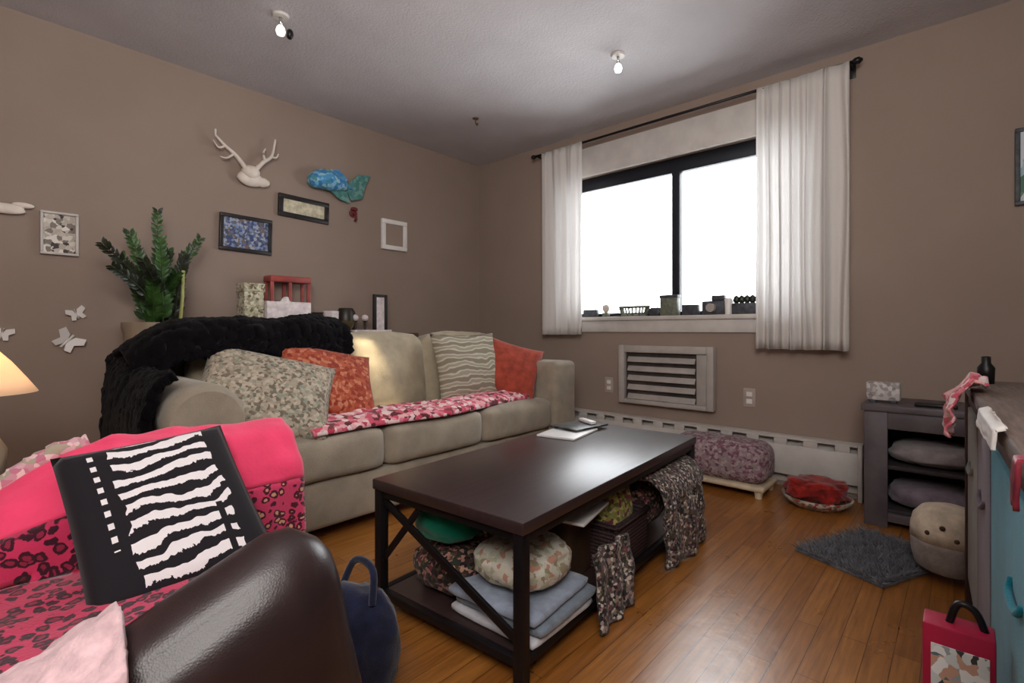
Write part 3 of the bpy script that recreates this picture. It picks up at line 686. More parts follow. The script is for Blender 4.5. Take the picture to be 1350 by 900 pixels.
# ------------------------------------------------------------------ ceiling fittings
for i, (u, v, lb) in enumerate(((370, 30, 'chrome ceiling fitting with glowing glint nearest the antlers side of the ceiling'), (815, 82, 'small white ceiling fitting with glowing glint before the window'))):
    c0 = on_z(u, v - 10, H); t_ = thing('ceiling_fitting', lb, 'ceiling fitting', (c0.x, c0.y, H), group='ceiling fittings')
    link_mesh('rose', lathe([(.035, -.012), (.04, -.001)], 20), M['offwhite'], t_, 'auto')
    link_mesh('stem', tube([(0, 0, -.05), (0, 0, -.012)], .008, 8), M['chrome'], t_)
    e = NT('glint_glow_%s' % 'ab'[i]); e.col((250, 246, 236)); e.b.inputs['Emission Color'].default_value = (1, .96, .88, 1); e.b.inputs['Emission Strength'].default_value = 1.2  # emission stands in for the flash glint on the fitting
    link_mesh('glint_ball', lathe([(.006, -.10), (.018, -.095), (.023, -.078), (.018, -.06), (.01, -.05)], 18), e.m, t_)
    if i == 0:
        sp = bpy.data.lights.new('added_cushion_beam', 'SPOT'); sp.energy = 700; sp.color = (1, .84, .58); sp.spot_size = math.radians(7.5); sp.spot_blend = 1; sp.shadow_soft_size = .03  # added beam that makes the warm patch on the sofa cushion
        so = bpy.data.objects.new('added_cushion_beam', sp); C.objects.link(so); so.location = (c0.x + .03, c0.y - .01, H - .13)
        so.rotation_euler = (Vector((-1.66, -.86, .67)) - so.location).to_track_quat('-Z', 'Y').to_euler()
    if i == 0: link_mesh('dark_knob', blob((.035, -.02, -.085), (.035, .035, .05), .05, 3, 1, 3, False, 1), M['blackmetal'], t_)
c0 = on_z(627, 156, H); t_ = thing('ceiling_hook', 'tiny bronze ceiling hook near the room corner', 'hook', (c0.x, c0.y, H))
link_mesh('plate', lathe([(.02, -.006), (.024, -.001)], 16), M['brass'], t_, 'auto')
link_mesh('hook', tube(spline([(0, 0, -.006), (0, 0, -.03), (.014, 0, -.045), (.02, 0, -.03)], 5), .005, 8), M['brass'], t_)

# ------------------------------------------------------------------ on the window sill
SZ = WZ0
def sy(u, x=.02): return on_x(u, 415, x).y
def sill_item(name, label, cat, u, bm_, mat, x=.02): o = link_mesh(name, bm_, mat, loc=(x, sy(u, x), SZ), smooth='auto'); o.scale = (1, 1.12, 1.3); return tag(o, label, cat)
b = box2((-.02, -.055, 0), (.02, .055, .045), .006); sill_item('small_box', 'low dark box at the left end of the window sill', 'box', 779, b, M['slate'])
t_ = thing('shell_ornament', 'pale shell ornament beside the low dark box on the sill', 'ornament', (.02, sy(799), SZ))
link_mesh('base', box2((-.02, -.025, 0), (.02, .025, .03), .005), M['greenpot'], t_, 'auto'); link_mesh('shell', lathe([(.012, .03), (.03, .06), (.026, .085), (.008, .095)], 16), M['bone'], t_)
t_ = thing('basket_ornament', 'low grey green wire basket on the sill between shell and planter', 'ornament', (.02, sy(836), SZ))
link_mesh('rim', tube([(.028 * math.cos(q), .12 * math.sin(q), .068) for q in [2 * PI * j / 24 for j in range(25)]], .008, 8), M['greenpot'], t_)
for j in range(12):
    q = 2 * PI * j / 12; link_mesh('spoke', tube([(.022 * math.cos(q), .095 * math.sin(q), .0), (.028 * math.cos(q), .118 * math.sin(q), .068)], .007, 6), M['greenpot'], t_)
link_mesh('base', box2((-.022, -.095, 0), (.022, .095, .014), .004), M['greenpot'], t_, 'auto')
t_ = thing('small_planter', 'square grey green planter on the sill in front of the window mullion', 'plant pot', (.015, sy(884), SZ))
link_mesh('pot', box2((-.03, -.062, 0), (.03, .062, .135), .006), M['greenpot'], t_, 'auto'); link_mesh('rim', box2((-.032, -.066, .12), (.032, .066, .142), .004), M['slate'], t_, 'auto')
b = blob((0, 0, .024), (.05, .09, .05), .15, 4, 3, 3); sill_item('stone', 'flat dark stone left of the square planter on the sill', 'stone', 864, b, M['slate'])
b = box2((-.022, -.05, 0), (.022, .05, .055), .005); sill_item('small_box', 'small black box right of the square planter on the sill', 'box', 911, b, M['slate'])
t_ = thing('toy_camera', 'dark camera shaped ornament on the right half of the sill', 'ornament', (.02, sy(942), SZ))
link_mesh('body', box2((-.025, -.075, 0), (.025, .075, .09), .008), M['slate'], t_, 'auto'); link_mesh('top', box2((-.02, -.07, .09), (.02, .015, .125), .006), M['slate'], t_, 'auto')
b = lathe([(.028, 0), (.028, .03), (.02, .03)], 18); b.transform(Matrix.Rotation(-PI / 2, 4, 'Y')); bmesh.ops.translate(b, verts=b.verts, vec=(-.024, .01, .045)); link_mesh('lens', b, M['cone'], t_, 'auto')
b = lathe([(.022, 0), (.026, .06), (.022, .08), (.018, .08)], 16); sill_item('candle_jar', 'white candle jar on the sill between the dark ornaments', 'candle', 960, b, M['white'])
t_ = thing('succulent_pot', 'dark pot of stubby plants on the sill beside the wide curtain', 'plant pot', (.02, sy(985), SZ))
link_mesh('pot', box2((-.028, -.085, 0), (.028, .085, .07), .006), M['slate'], t_, 'auto')
for j in range(5): link_mesh('succulent', lathe([(.012, .07), (.022, .085), (.015, .11), (.004, .12)], 10, c=(0, -.064 + j * .032, 0)), M['leafdark'], t_)

# ------------------------------------------------------------------ window wall: air conditioner, outlets, heater
yA, yB = on_x(816, 500, -.05).y, on_x(941, 500, -.05).y; zT, zB = on_x(830, 455, -.05).z, on_x(830, 531, -.05).z
ac = thing('air_conditioner', 'white through-wall air conditioner with slatted grille under the window', 'air conditioner', (0, (yA + yB) / 2, zB)); ah = (yA - yB) / 2; az = zT - zB
b = bmesh.new()
for s_ in (-1, 1): box2((-.06, s_ * ah, 0), (-.001, s_ * (ah - .045), az), .005, bm=b)
box2((-.06, -ah + .045, 0), (-.001, ah - .045, .03), .005, bm=b); box2((-.06, -ah + .045, az - .05), (-.001, ah - .045, az), .005, bm=b)
link_mesh('casing', b, M['cone'], ac, 'auto')
link_mesh('inner_panel', box2((-.02, -ah + .045, .03), (-.002, ah - .045, az - .05), 0), M['conedark'], ac, False)
n = 5
for j in range(n):
    z = .05 + j * (az - .15) / (n - 1)
    link_mesh('slat', rbox((-.036, .03, z), (.012, 2 * ah - .19, .042), .003, 2, rot=Matrix.Rotation(.5, 3, 'Y').to_quaternion()), M['slat'], ac, 'auto')
link_mesh('control_strip', box2((-.045, -ah + .05, .03), (-.02, -ah + .115, az - .05), .004), M['slat'], ac, 'auto')
def outlet(u, v, lb):
    c0 = on_x(u, v, -.004); o = thing('wall_outlet', lb, 'outlet', (0, c0.y, c0.z), group='wall outlets')
    link_mesh('cover_plate', box2((-.007, -.036, -.058), (-.0005, .036, .058), .003), M['plate'], o, 'auto')
    for z in (-.022, .022): link_mesh('socket', box2((-.010, -.017, z - .014), (-.0065, .017, z + .014), .003), M['white'], o, 'auto')
outlet(988, 524, 'wall outlet to the right of the air conditioner'); outlet(803, 507, 'wall outlet between the sofa arm and the air conditioner')
yB = on_x(1137, 600, -.06).y; yA = -.50
ht_ = thing('baseboard_heater', 'long white baseboard heater along the window wall', 'heater', (0, (yA + yB) / 2, 0)); hl = (yA - yB) / 2
link_mesh('back_plate', box2((-.012, -hl, .03), (-.001, hl, .30), .002), M['offwhite'], ht_, 'auto')
link_mesh('front_panel', box2((-.066, -hl, .085), (-.056, hl, .255), .003), M['offwhite'], ht_, 'auto')
b = bmesh.new(); j = 0
link_mesh('top_hood', rbox((-.034, 0, .298), (.062, 2 * hl, .008), .002, 2, rot=Matrix.Rotation(-.18, 3, 'Y').to_quaternion()), M['offwhite'], ht_, 'auto')
nv = 16
for j in range(nv):
    y = -hl + .09 + j * (2 * hl - .18) / (nv - 1); link_mesh('vent_bridge', box2((-.064, y - .035, .255), (-.05, y + .035, .293), .002), M['offwhite'], ht_, 'auto')
link_mesh('fin_core', box2((-.052, -hl + .02, .10), (-.014, hl - .02, .24), .002), M['conedark'], ht_, 'auto')
for s_ in (-1, 1): link_mesh('end_cap', box2((-.07, s_ * hl - (.02 if s_ > 0 else 0), .0), (-.001, s_ * hl + (.02 if s_ < 0 else 0), .306), .004), M['offwhite'], ht_, 'auto')

# ------------------------------------------------------------------ pet bed / pink footstool, red dish, charcoal cabinet
t_ = thing('footstool', 'low pink and grey patterned footstool on a pale base by the heater', 'footstool', (-.245, -2.30, 0))
link_mesh('upholstery', cushion((.26, .54, .215), .06, .012, 3), M['pinkgrey'], t_, loc=(0, 0, .175))
link_mesh('base', rbox((0, 0, .052), (.27, .55, .03), .012, 3), M['palewood'], t_, 'auto')
for x in (-.105, .105):
    for y in (-.24, .24): link_mesh('leg', lathe([(.018, 0), (.024, .037)], 14, c=(x, y, 0)), M['palewood'], t_, 'auto')
c0 = on_z(1082, 662, 0); t_ = thing('pet_dish', 'speckled pale dish on the floor before the heater', 'dish', (-.26, -2.80, 0))
link_mesh('bowl', lathe([(.11, 0), (.15, .03), (.165, .055), (.155, .055), (.13, .02), (.05, .016)], 32), M['dish'], t_)
tag(link_mesh('red_cloth', blob((0, 0, .062), (.22, .27, .115), .3, 5, 4), M['redcloth'], loc=(-.25, -2.79, .021)), 'crumpled red cloth lying in the speckled dish', 'cloth')
# cabinet
cab = thing('side_cabinet', 'charcoal open-front cabinet with two shelves near the heater end', 'cabinet', (-.20, -3.255, 0)); cx, cy, cz = .19, .235, .57
link_mesh('top', box2((-cx - .012, -cy - .012, cz - .03), (cx, cy + .012, cz), .004), M['charcoal'], cab, 'auto')
for s_ in (-1, 1): link_mesh('side_panel', box2((-cx + .02, s_ * cy, 0), (cx, s_ * (cy - .02), cz - .03), .002), M['charcoal'], cab, 'auto')
b = bmesh.new(); box2((-cx, cy, 0), (-cx + .02, cy - .09, cz - .03), .003, bm=b); box2((-cx, -cy, 0), (-cx + .02, -cy + .05, cz - .03), .003, bm=b)
box2((-cx, -cy + .05, cz - .11), (-cx + .02, cy - .09, cz - .03), .003, bm=b); box2((-cx, -cy + .05, 0.03), (-cx + .02, cy - .09, .07), .003, bm=b)
link_mesh('face_frame', b, M['charcoal'], cab, 'auto')
link_mesh('back_panel', box2((cx - .012, -cy + .02, .03), (cx - .001, cy - .02, cz - .03), 0), M['charcoal_in'], cab, False)
for z in (.065, .27): link_mesh('shelf', box2((-cx + .022, -cy + .02, z), (cx - .012, cy - .02, z + .018), .002), M['charcoal_in'], cab, 'auto')
tag(link_mesh('folded_blanket', blob((0, 0, .055), (.27, .33, .11), .1, 5, 8), M['greyfab'], loc=(-.22, -3.27, .288)), 'grey folded blanket on the upper shelf of the charcoal cabinet', 'blanket')
tag(link_mesh('folded_blanket', blob((0, 0, .06), (.27, .33, .12), .1, 5, 9), M['mauvefab'], loc=(-.22, -3.27, .083)), 'mauve grey folded blanket on the lower shelf of the charcoal cabinet', 'blanket')
y0, y1 = on_x(1142, 510, -.30).y, on_x(1187, 510, -.30).y
t_ = thing('radio', 'small pale speckled radio on top of the charcoal cabinet', 'radio', (-.28, (y0 + y1) / 2, cz)); hw_ = (y0 - y1) / 2
link_mesh('body', box2((-.03, -hw_, .012), (.03, hw_, .10), .008), M['routerface'], t_, 'auto')
for s_ in (-1, 1): link_mesh('foot', box2((-.025, s_ * hw_ * .6 - .012, 0), (.025, s_ * hw_ * .6 + .012, .013), .002), M['slate'], t_, 'auto')
tag(link_mesh('remote_control', rbox((0, 0, .009), (.045, .15, .018), .006), M['blackmetal'], loc=(-.33, -3.28, cz), smooth='auto'), 'dark remote control lying beside the pale radio', 'remote')

# shaggy rug
rg = bmesh.new(); random.seed(3)
RX, RY = .235, .17
box2((-RX, -RY, 0), (RX, RY, .012), .005, bm=rg)
for i in range(46):
    for j in range(36):
        x = -RX + .01 + (2 * RX - .02) * (i + random.random()) / 46; y = -RY + .01 + (2 * RY - .02) * (j + random.random()) / 36
        a = random.uniform(0, 2 * PI); ln = random.uniform(.018, .032); dx, dy = math.cos(a) * .016, math.sin(a) * .016
        if abs(x) > RX - .03: dx += math.copysign(.03, x)
        if abs(y) > RY - .03: dy += math.copysign(.03, y)
        p0 = Vector((x, y, .009)); r_ = .006
        vs = [rg.verts.new(p0 + Vector((r_ * math.cos(q), r_ * math.sin(q), 0))) for q in (0, 2.1, 4.2)]; vt = rg.verts.new(p0 + Vector((dx, dy, ln)))
        for q in range(3): rg.faces.new((vs[q], vs[(q + 1) % 3], vt))
tag(link_mesh('shag_rug', rg, M['shag'], smooth=False, loc=(-.80, -3.10, 0), rot=(0, 0, math.radians(-24))), 'small grey shaggy mat on the wood floor before the charcoal cabinet', 'rug')
# pouf
t_ = thing('pouf', 'round cream and taupe pouf beside the shaggy grey mat', 'pouf', (-.836, -3.332, .034))
prof = [(.075, 0), (.10, .015), (.110, .06), (.112, .10)]; link_mesh('lower_band', lathe(prof + [(.114, .115)], 32), M['pouflow'], t_)
b = lathe([(.114, .115), (.113, .155), (.104, .195), (.08, .225), (.04, .238), (.012, .24)], 32); link_mesh('upper_cover', b, M['cream'], t_)
for a in (2.6, 3.0, 3.35): link_mesh('button', blob((.110 * math.cos(a), .110 * math.sin(a), .165 + .02 * math.sin(a * 7)), (.018, .018, .018), .02, 3, 1, 2, False, 1), M['brownbox'], t_)

# ------------------------------------------------------------------ console table on the right with fabric bins
CR = math.atan2(.07, 1.53)
con = thing('console_table', 'weathered brown wood console table holding fabric bins at the right', 'table', (-.97, -3.37, 0), CR)
def cl(d, e, z): return Vector((-d, -e, z))          # d along the table from its far end, e inwards from its front edge
LEN, DEP, CT = 1.66, .46, .75
link_mesh('top', box2(cl(-.0, -.0, CT - .035), cl(LEN, DEP, CT), .006), M['greywood'], con, 'auto')
for d in (.0, LEN - .05):
    for e in (.005, DEP - .05): link_mesh('leg', box2(cl(d + .003, e, 0), cl(d + .045, e + .042, CT - .035), .004), M['darkwood'], con, 'auto')
link_mesh('shelf', box2(cl(.006, .05, .075), cl(LEN - .006, DEP - .055, .095), .003), M['darkwood'], con, 'auto')
link_mesh('front_rail', box2(cl(.05, .012, CT - .075), cl(LEN - .05, .03, CT - .035), .003), M['darkwood'], con, 'auto')
conM = Matrix.Translation(con.location) @ Matrix.Rotation(CR, 4, 'Z')
def bin_(d0, d1, mat, lb):
    c_ = conM @ cl((d0 + d1) / 2, .18, .096); o = thing('fabric_bin', lb, 'storage bin', c_, CR, 'fabric bins under the console'); w_ = (d1 - d0) / 2; h_ = .57
    bb = bmesh.new()
    for s_ in (-1, 1): box2((s_ * w_, -.155, 0), (s_ * (w_ - .012), .17, h_), .004, bm=bb)
    box2((-w_ + .012, .158, 0), (w_ - .012, .17, h_), .004, bm=bb); box2((-w_ + .012, -.155, 0), (w_ - .012, -.143, h_), .004, bm=bb); box2((-w_ + .01, -.145, 0), (w_ - .01, .16, .012), .002, bm=bb)
    link_mesh('bin_body', bb, mat, o, 'auto')
    link_mesh('pull_handle', tube(spline([(-.06, .170, h_ * .72), (-.04, .176, h_ * .69), (.04, .176, h_ * .69), (.06, .170, h_ * .72)], 5), .006, 8), mat, o)
bin_(.06, .43, M['greybin'], 'grey green fabric bin under the console, the one next to the pouf')
bin_(.45, .77, M['plumbin'], 'plum grey fabric bin under the console, between grey and teal ones')
bin_(.80, 1.60, M['tealbin'], 'bright teal fabric bin under the console')
# soft things hanging over its front edge
def hang(name, label, cat, d0, d1, drop, inn, mat, seed, out=.014, amp=.012):
    def f(s_, t_):
        d = d0 + (d1 - d0) * s_; n1 = noise.noise(Vector((s_ * 5, t_ * 4, seed)))
        tot = drop + inn; q = t_ * tot
        if q < inn: e, z = inn - q, CT + .006
        else: e, z = -out, CT + .006 - (q - inn) * (1 + .15 * noise.noise(Vector((s_ * 3, 0, seed))))
        if q >= inn - .012 and q < inn: e = 0
        return conM @ (cl(d, e - amp * (.5 + .5 * n1) * min(1, max(0, (q - inn) / .03)), z + amp * .8 * (n1 + .5) * (1 if q < inn else 0)))
    return tag(link_mesh(name, sheet(f, 18, 24, .006), mat), label, cat)
hang('scarf', 'pink and white ruffled scarf hanging over the far end of the console edge', 'scarf', .32, .50, .13, .03, M['pinkwhite'], 2, .022, .05)
hang('napkin', 'white cloth lying over the console edge near the teal bin', 'cloth', .88, 1.17, .035, .012, M['white'], 4, .012, .006)
hang('red_ribbon', 'red ribbon hanging over the near end of the console edge', 'ribbon', 1.40, 1.43, .06, .05, M['magred'], 6, .012, .004)
c_ = conM @ cl(.12, .05, CT); tag(link_mesh('small_bottle', lathe([(.02, 0), (.022, .05), (.012, .065), (.012, .085), (.006, .087)], 16), M['blackmetal'], loc=c_), 'small black bottle on the far corner of the console', 'bottle')
c_ = conM @ cl(.17, .30, CT); t_ = thing('dish', 'white dish at the back of the console', 'dish', c_); link_mesh('bowl', lathe([(.04, 0), (.09, .012), (.10, .025), (.092, .025), (.04, .008)], 24), M['white'], t_)

# framed art at the right end of the window wall
a = on_x(1338, 170, -.02); c_ = on_x(1338, 271, -.02)
t_ = thing('framed_picture', 'pale blue and green picture at the right end of the window wall', 'picture', (0, a.y - .16, (a.z + c_.z) / 2)); hh_ = (a.z - c_.z) / 2
b = bmesh.new()
for s_ in (-1, 1):
    box2((-.025, -.16, s_ * hh_), (-.001, .16, s_ * (hh_ - .018)), .003, bm=b); box2((-.025, s_ * .16, -hh_ + .018), (-.001, s_ * .142, hh_ - .018), .003, bm=b)
link_mesh('frame', b, M['slate'], t_, 'auto'); link_mesh('picture', box2((-.014, -.142, -hh_ + .018), (-.002, .142, hh_ - .018), 0), M['greenart'], t_, False)

# red carton on the floor
t_ = thing('carton', 'red carton with a white picture panel on the floor at the console front', 'box', (-2.10, -3.365, 0))
link_mesh('body', box2((-.03, -.048, 0), (.03, .048, .40), .004), M['redbox'], t_, 'auto')
link_mesh('picture_panel', box2((-.0325, -.040, .02), (-.0295, .036, .368), .0008), M['photo1'], t_, False)
link_mesh('carry_handle', tube(spline([(0, -.035, .398), (0, -.022, .43), (0, .0, .435), (0, .012, .398)], 5), .006, 8), M['blackmetal'], t_)

# ------------------------------------------------------------------ COFFEE TABLE
TZ = .43; TL, TWd = 1.335, .625; TA = math.radians(3.8)
near = Vector((-2.325, -2.543, 0)); ex = Vector((math.cos(TA), math.sin(TA), 0)); ey = Vector((-math.sin(TA), math.cos(TA), 0))
tc = near + ex * TL / 2 + ey * TWd / 2
ct = thing('coffee_table', 'dark wood coffee table on black steel legs before the sofa', 'coffee table', tc, TA)
hx, hy = TL / 2, TWd / 2
link_mesh('top', box2((-hx, -hy, TZ - .035), (hx, hy, TZ), .005), M['espresso'], ct, 'auto')
link_mesh('apron', box2((-hx + .012, -hy + .008, TZ - .06), (hx - .012, hy - .008, TZ - .036), .003), M['steel'], ct, 'auto')
for sx_ in (-1, 1):
    for sy_ in (-1, 1):
        x, y = sx_ * (hx - .022), sy_ * (hy - .022); link_mesh('leg', box2((x - .016, y - .016, 0), (x + .016, y + .016, TZ - .036), .002), M['steel'], ct, 'auto')
    x = sx_ * (hx - .022)
    link_mesh('end_rail', bar((x, -hy + .038, .055), (x, hy - .038, .055), .025, .025), M['steel'], ct, 'auto')
    link_mesh('diagonal_brace', bar((x, hy - .036, TZ - .07), (x, -hy + .036, .11), .012, .026), M['steel'], ct, 'auto')
    link_mesh('knee_brace', bar((x, hy - .036, .17), (x, hy - .21, TZ - .06), .010, .022), M['steel'], ct, 'auto')
for sy_ in (-1, 1): y = sy_ * (hy - .022); link_mesh('side_rail', bar((-hx + .038, y, .055), (hx - .038, y, .055), .025, .025), M['steel'], ct, 'auto')
link_mesh('shelf', box2((-hx + .036, -hy + .036, .05), (hx - .036, hy - .036, .066), .002), M['espresso'], ct, 'auto')
tM = Matrix.Translation(tc) @ Matrix.Rotation(TA, 4, 'Z')
def tl(x, y, z): return tM @ Vector((x - hx, y - hy, z))           # x along from the near end, y from the aisle side
SH = .066
def on_table(name, label, cat, bm_, mat, x, y, z, rz=0, group=None, smooth=True):
    return tag(link_mesh(name, bm_, mat, loc=tl(x, y, z), rot=(0, 0, TA + rz), smooth=smooth), label, cat, group)
# stack of towels at the near corner
zz = SH
for i, (mk, lb, dx) in enumerate((('towel_white', 'white folded towel at the bottom of the stack under the coffee table', 0), ('towel_grey', 'grey blue folded towel in the middle of the stack under the coffee table', .012), ('towel_blue', 'pale blue folded towel on top of the stack, beneath the cream cushion', -.006))):
    on_table('folded_towel', lb, 'towel', cushion((.31, .32, .026), .0125, .0, i, .003, 8), M[mk], .215 + dx, .165 - dx, zz + .0145, .03 * (i - 1), 'folded towels'); zz += .0295
b = blob((0, 0, .058), (.28, .27, .118), .10, 4, 5); on_table('floral_cushion', 'cream floral cushion on the folded towels under the coffee table', 'cushion', b, M['creamflor'], .225, .165, zz + .006)
# sofa side of the near end: dark floral bundles with the green cloth on them
b = blob((0, 0, .075), (.28, .28, .15), .10, 5, 11); on_table('fabric_bundle', 'dark floral cloth bundle at the sofa side of the table shelf', 'cloth', b, M['darkflor'], .215, .43, SH)
b = blob((0, 0, .075), (.25, .22, .14), .10, 4, 12); on_table('green_cloth', 'deep green folded cloth on the dark floral bundle under the coffee table', 'cloth', b, M['teelgreen'], .20, .44, SH + .155)
b = blob((0, 0, .11), (.22, .25, .20), .14, 5, 14); on_table('fabric_bundle', 'dark floral cloth bundle behind the green cloth at the sofa side', 'cloth', b, M['darkflor'], .52, .44, SH)
b = box2((-.08, -.08, 0), (.08, .08, .22), .006); on_table('cardboard_box', 'brown cardboard box between cream cushion and wicker basket', 'box', b, M['brownbox'], .495, .205, SH, .05, smooth='auto')
# wicker basket, aisle side
bx, by, bl, bw_ = .715, .165, .27, .27
wk = thing('wicker_basket', 'dark brown wicker basket along the aisle side of the coffee table', 'basket', tl(bx, by, SH), TA)
b = bmesh.new()
for s_ in (-1, 1): box2((-bl / 2, s_ * bw_ / 2, 0), (bl / 2, s_ * (bw_ / 2 - .015), .16), .006, bm=b); box2((s_ * bl / 2, -bw_ / 2 + .015, 0), (s_ * (bl / 2 - .015), bw_ / 2 - .015, .16), .006, bm=b)
box2((-bl / 2 + .01, -bw_ / 2 + .01, 0), (bl / 2 - .01, bw_ / 2 - .01, .012), .003, bm=b); link_mesh('basket_body', b, M['wicker'], wk, 'auto')
b = bmesh.new(); rp = [(-bl / 2, -bw_ / 2, .163), (bl / 2, -bw_ / 2, .163), (bl / 2, bw_ / 2, .163), (-bl / 2, bw_ / 2, .163), (-bl / 2, -bw_ / 2, .163)]
for p0, p1 in zip(rp, rp[1:]): tube([p0, p1], .011, 8, b)
link_mesh('rim', b, M['wicker'], wk)
b = blob((0, 0, .135), (.22, .225, .27), .10, 6, 21); on_table('yellow_green_cloth', 'yellow green printed cloth heaped in the wicker basket', 'cloth', b, M['yellowgreen'], bx, by, SH + .016)
# crochet blanket heaped at the far end, spilling over the aisle side
b = blob((0, 0, .125), (.34, .34, .25), .06, 5, 31, 5); on_table('blanket_bundle', 'dark floral bundle beneath the crochet blanket at the far end', 'cloth', b, M['darkflor'], 1.07, .235, SH)
def f(s_, t_):
    x = .835 + s_ * .435; q = t_ * .62; n1 = fbm((x * 3, q * 3, 0), 3, 4) * .012; bulge = .03 * math.sin(s_ * PI)
    if q < .20: p_ = Vector((x, .24 - q, .345 - .01 * abs(s_ - .5) + n1 * .4))
    elif q < .34: a = (q - .20) / .14 * PI / 2; p_ = Vector((x, .04 - (.085 + bulge * .5) * math.sin(a), .345 - .09 * (1 - math.cos(a)) + n1 * .4))
    else: d = (q - .34); p_ = Vector((x + .012 * math.sin(q * 14), -.045 - bulge * (.5 + .5 * math.sin(d * 9)) - n1 - .012 * math.sin(s_ * 17), .255 - d * .86))
    return tl(p_.x, p_.y, max(p_.z, .014))
tag(link_mesh('crochet_blanket', sheet(f, 44, 54, .016), M['crochet']), 'multicolour crochet blanket spilling over the far end of the table shelf', 'blanket')
# dark speckled scarf over the side rail
def f(s_, t_):
    x = .335 + s_ * .22; q = t_ * .25; n1 = fbm((x * 4, q * 4, 0), 3, 9) * .010
    return tl(x + .012 * math.sin(q * 20), -.014 - .03 * t_ - n1 - .008 * math.sin(s_ * 14), max(.012, .235 - q))
tag(link_mesh('dark_scarf', sheet(f, 20, 24, .010), M['crochet']), 'dark speckled scarf hanging at the aisle side beside the towels', 'scarf')
# magazines laid in the basket and under the top
b = rbox((0, 0, .006), (.20, .15, .012), .003); on_table('magazine', 'red covered magazine on the brown cardboard box', 'magazine', b, M['magred'], .495, .205, SH + .2225, .3, smooth='auto')
b = rbox((0, 0, .006), (.24, .17, .010), .003); on_table('magazine', 'white magazine sticking out on the red one below the table top', 'magazine', b, M['magwhite'], .46, .13, SH + .236, .15, smooth='auto')
# on the table top
tag(link_mesh('magazine', rbox((0, 0, .005), (.28, .19, .010), .003), M['magwhite'], loc=tl(1.02, .50, TZ), rot=(0, 0, TA + .12), smooth='auto'), 'white magazine lying on the coffee table top beneath the dark one', 'magazine')
tag(link_mesh('magazine', rbox((0, 0, .006), (.25, .17, .011), .003), M['magdark'], loc=tl(1.15, .515, TZ + .0105), rot=(0, 0, TA - .15), smooth='auto'), 'dark covered magazine on top of the white one on the coffee table', 'magazine')
tag(link_mesh('remote_control', rbox((0, 0, .008), (.035, .12, .016), .006), M['magwhite'], loc=tl(1.21, .505, TZ + .0225), rot=(0, 0, TA - .5), smooth='auto'), 'small white remote on the dark magazine', 'remote')

# ------------------------------------------------------------------ lamp on a side table in the left corner
st = thing('side_table', 'small round wooden side table under the lamp', 'table', (-3.255, -.90, 0))
link_mesh('top', lathe([(.19, .36), (.2, .37), (.2, .385), (.19, .39)], 32), M['tablewood'], st, 'auto')
link_mesh('pedestal', lathe([(.035, .02), (.03, .2), (.04, .36)], 20), M['tablewood'], st); link_mesh('foot', lathe([(.15, 0), (.15, .012), (.04, .03)], 24), M['tablewood'], st, 'auto')
lp = thing('table_lamp', 'glowing cream cone table lamp on the round side table', 'lamp', (-3.255, -.90, .39))
link_mesh('base', lathe([(.06, 0), (.085, .03), (.09, .12), (.05, .2), (.02, .24)], 28), M['ceramic'], lp)
link_mesh('stem', tube([(0, 0, .24), (0, 0, .45)], .008, 10), M['brass'], lp)
b = lathe([(.168, .315), (.14, .36), (.10, .42), (.055, .475)], 36, capb=False, capt=False); bmesh.ops.solidify(b, geom=b.faces[:] + b.verts[:] + b.edges[:], thickness=.004); link_mesh('lamp_shade', b, M['shade'], lp)
link_mesh('finial', lathe([(.058, .474), (.012, .485), (.01, .5)], 16), M['brass'], lp, 'auto')
pt = bpy.data.lights.new('lamp_bulb', 'POINT'); pt.energy = 2.2; pt.color = (1, .72, .42); pt.shadow_soft_size = .03; po = bpy.data.objects.new('lamp_bulb', pt); C.objects.link(po); po.location = (-3.255, -.90, .78)

# ------------------------------------------------------------------ LEATHER ARMCHAIR and the blankets on it
CA = math.radians(-7); F = Vector((math.cos(CA), math.sin(CA), 0)); Wd = Vector((-math.sin(CA), math.cos(CA), 0))
co = Vector((-3.159, -2.269, 0))
ch = thing('armchair', 'dark brown leather armchair buried under pink blankets in the foreground', 'armchair', co, CA)
cM = Matrix.Translation(co) @ Matrix.Rotation(CA, 4, 'Z')
link_mesh('base', rbox((-.02, 0, .19), (.72, .62, .24), .03, 3), M['leather'], ch, 'auto')
link_mesh('seat_cushion', cushion((.56, .44, .13), .04, .015, 2), M['leather'], ch, loc=(.04, 0, .365))
def chair_arm(seed, slope, drop):
    b = cushion((.74, .17, .50), .085, .014, seed, .004, 16)
    for v_ in b.verts:                                   # the arm's top drops towards the back and its front leans back
        if v_.co.z > 0:
            k_ = v_.co.z / .25; v_.co.z += (v_.co.x * slope - drop) * k_
            if v_.co.x > 0: v_.co.x -= .055 * k_ * (v_.co.x / .37)
    return b
link_mesh('arm', chair_arm(5, .26, 0), M['leather'], ch, loc=(-.02, .31, .325))
link_mesh('arm', chair_arm(3, .42, .085), M['leather'], ch, loc=(-.02, -.31, .325))
link_mesh('backrest', cushion((.17, .76, .72), .08, .02, 9), M['leather'], ch, loc=(-.42, 0, .46), rot=(0, math.radians(-6), 0))
for x in (-.3, .28):
    for y in (-.26, .26): link_mesh('leg', lathe([(.02, 0), (.026, .075)], 14, c=(x, y, 0)), M['darkwood'], ch, 'auto')
# zebra pillow leaning on the far arm
o = link_mesh('zebra_pillow', pillow(.30, .36, .075, seed=5, pinch=.03, pw=.36, crumple=.004), M['zebra'])
o.matrix_world = basis((-3.005, -2.20, .565), (.99, .02, .075), (-.01, .25, .22)); tag(o, 'black bordered pillow with zebra stripes on the leather armchair', 'cushion')
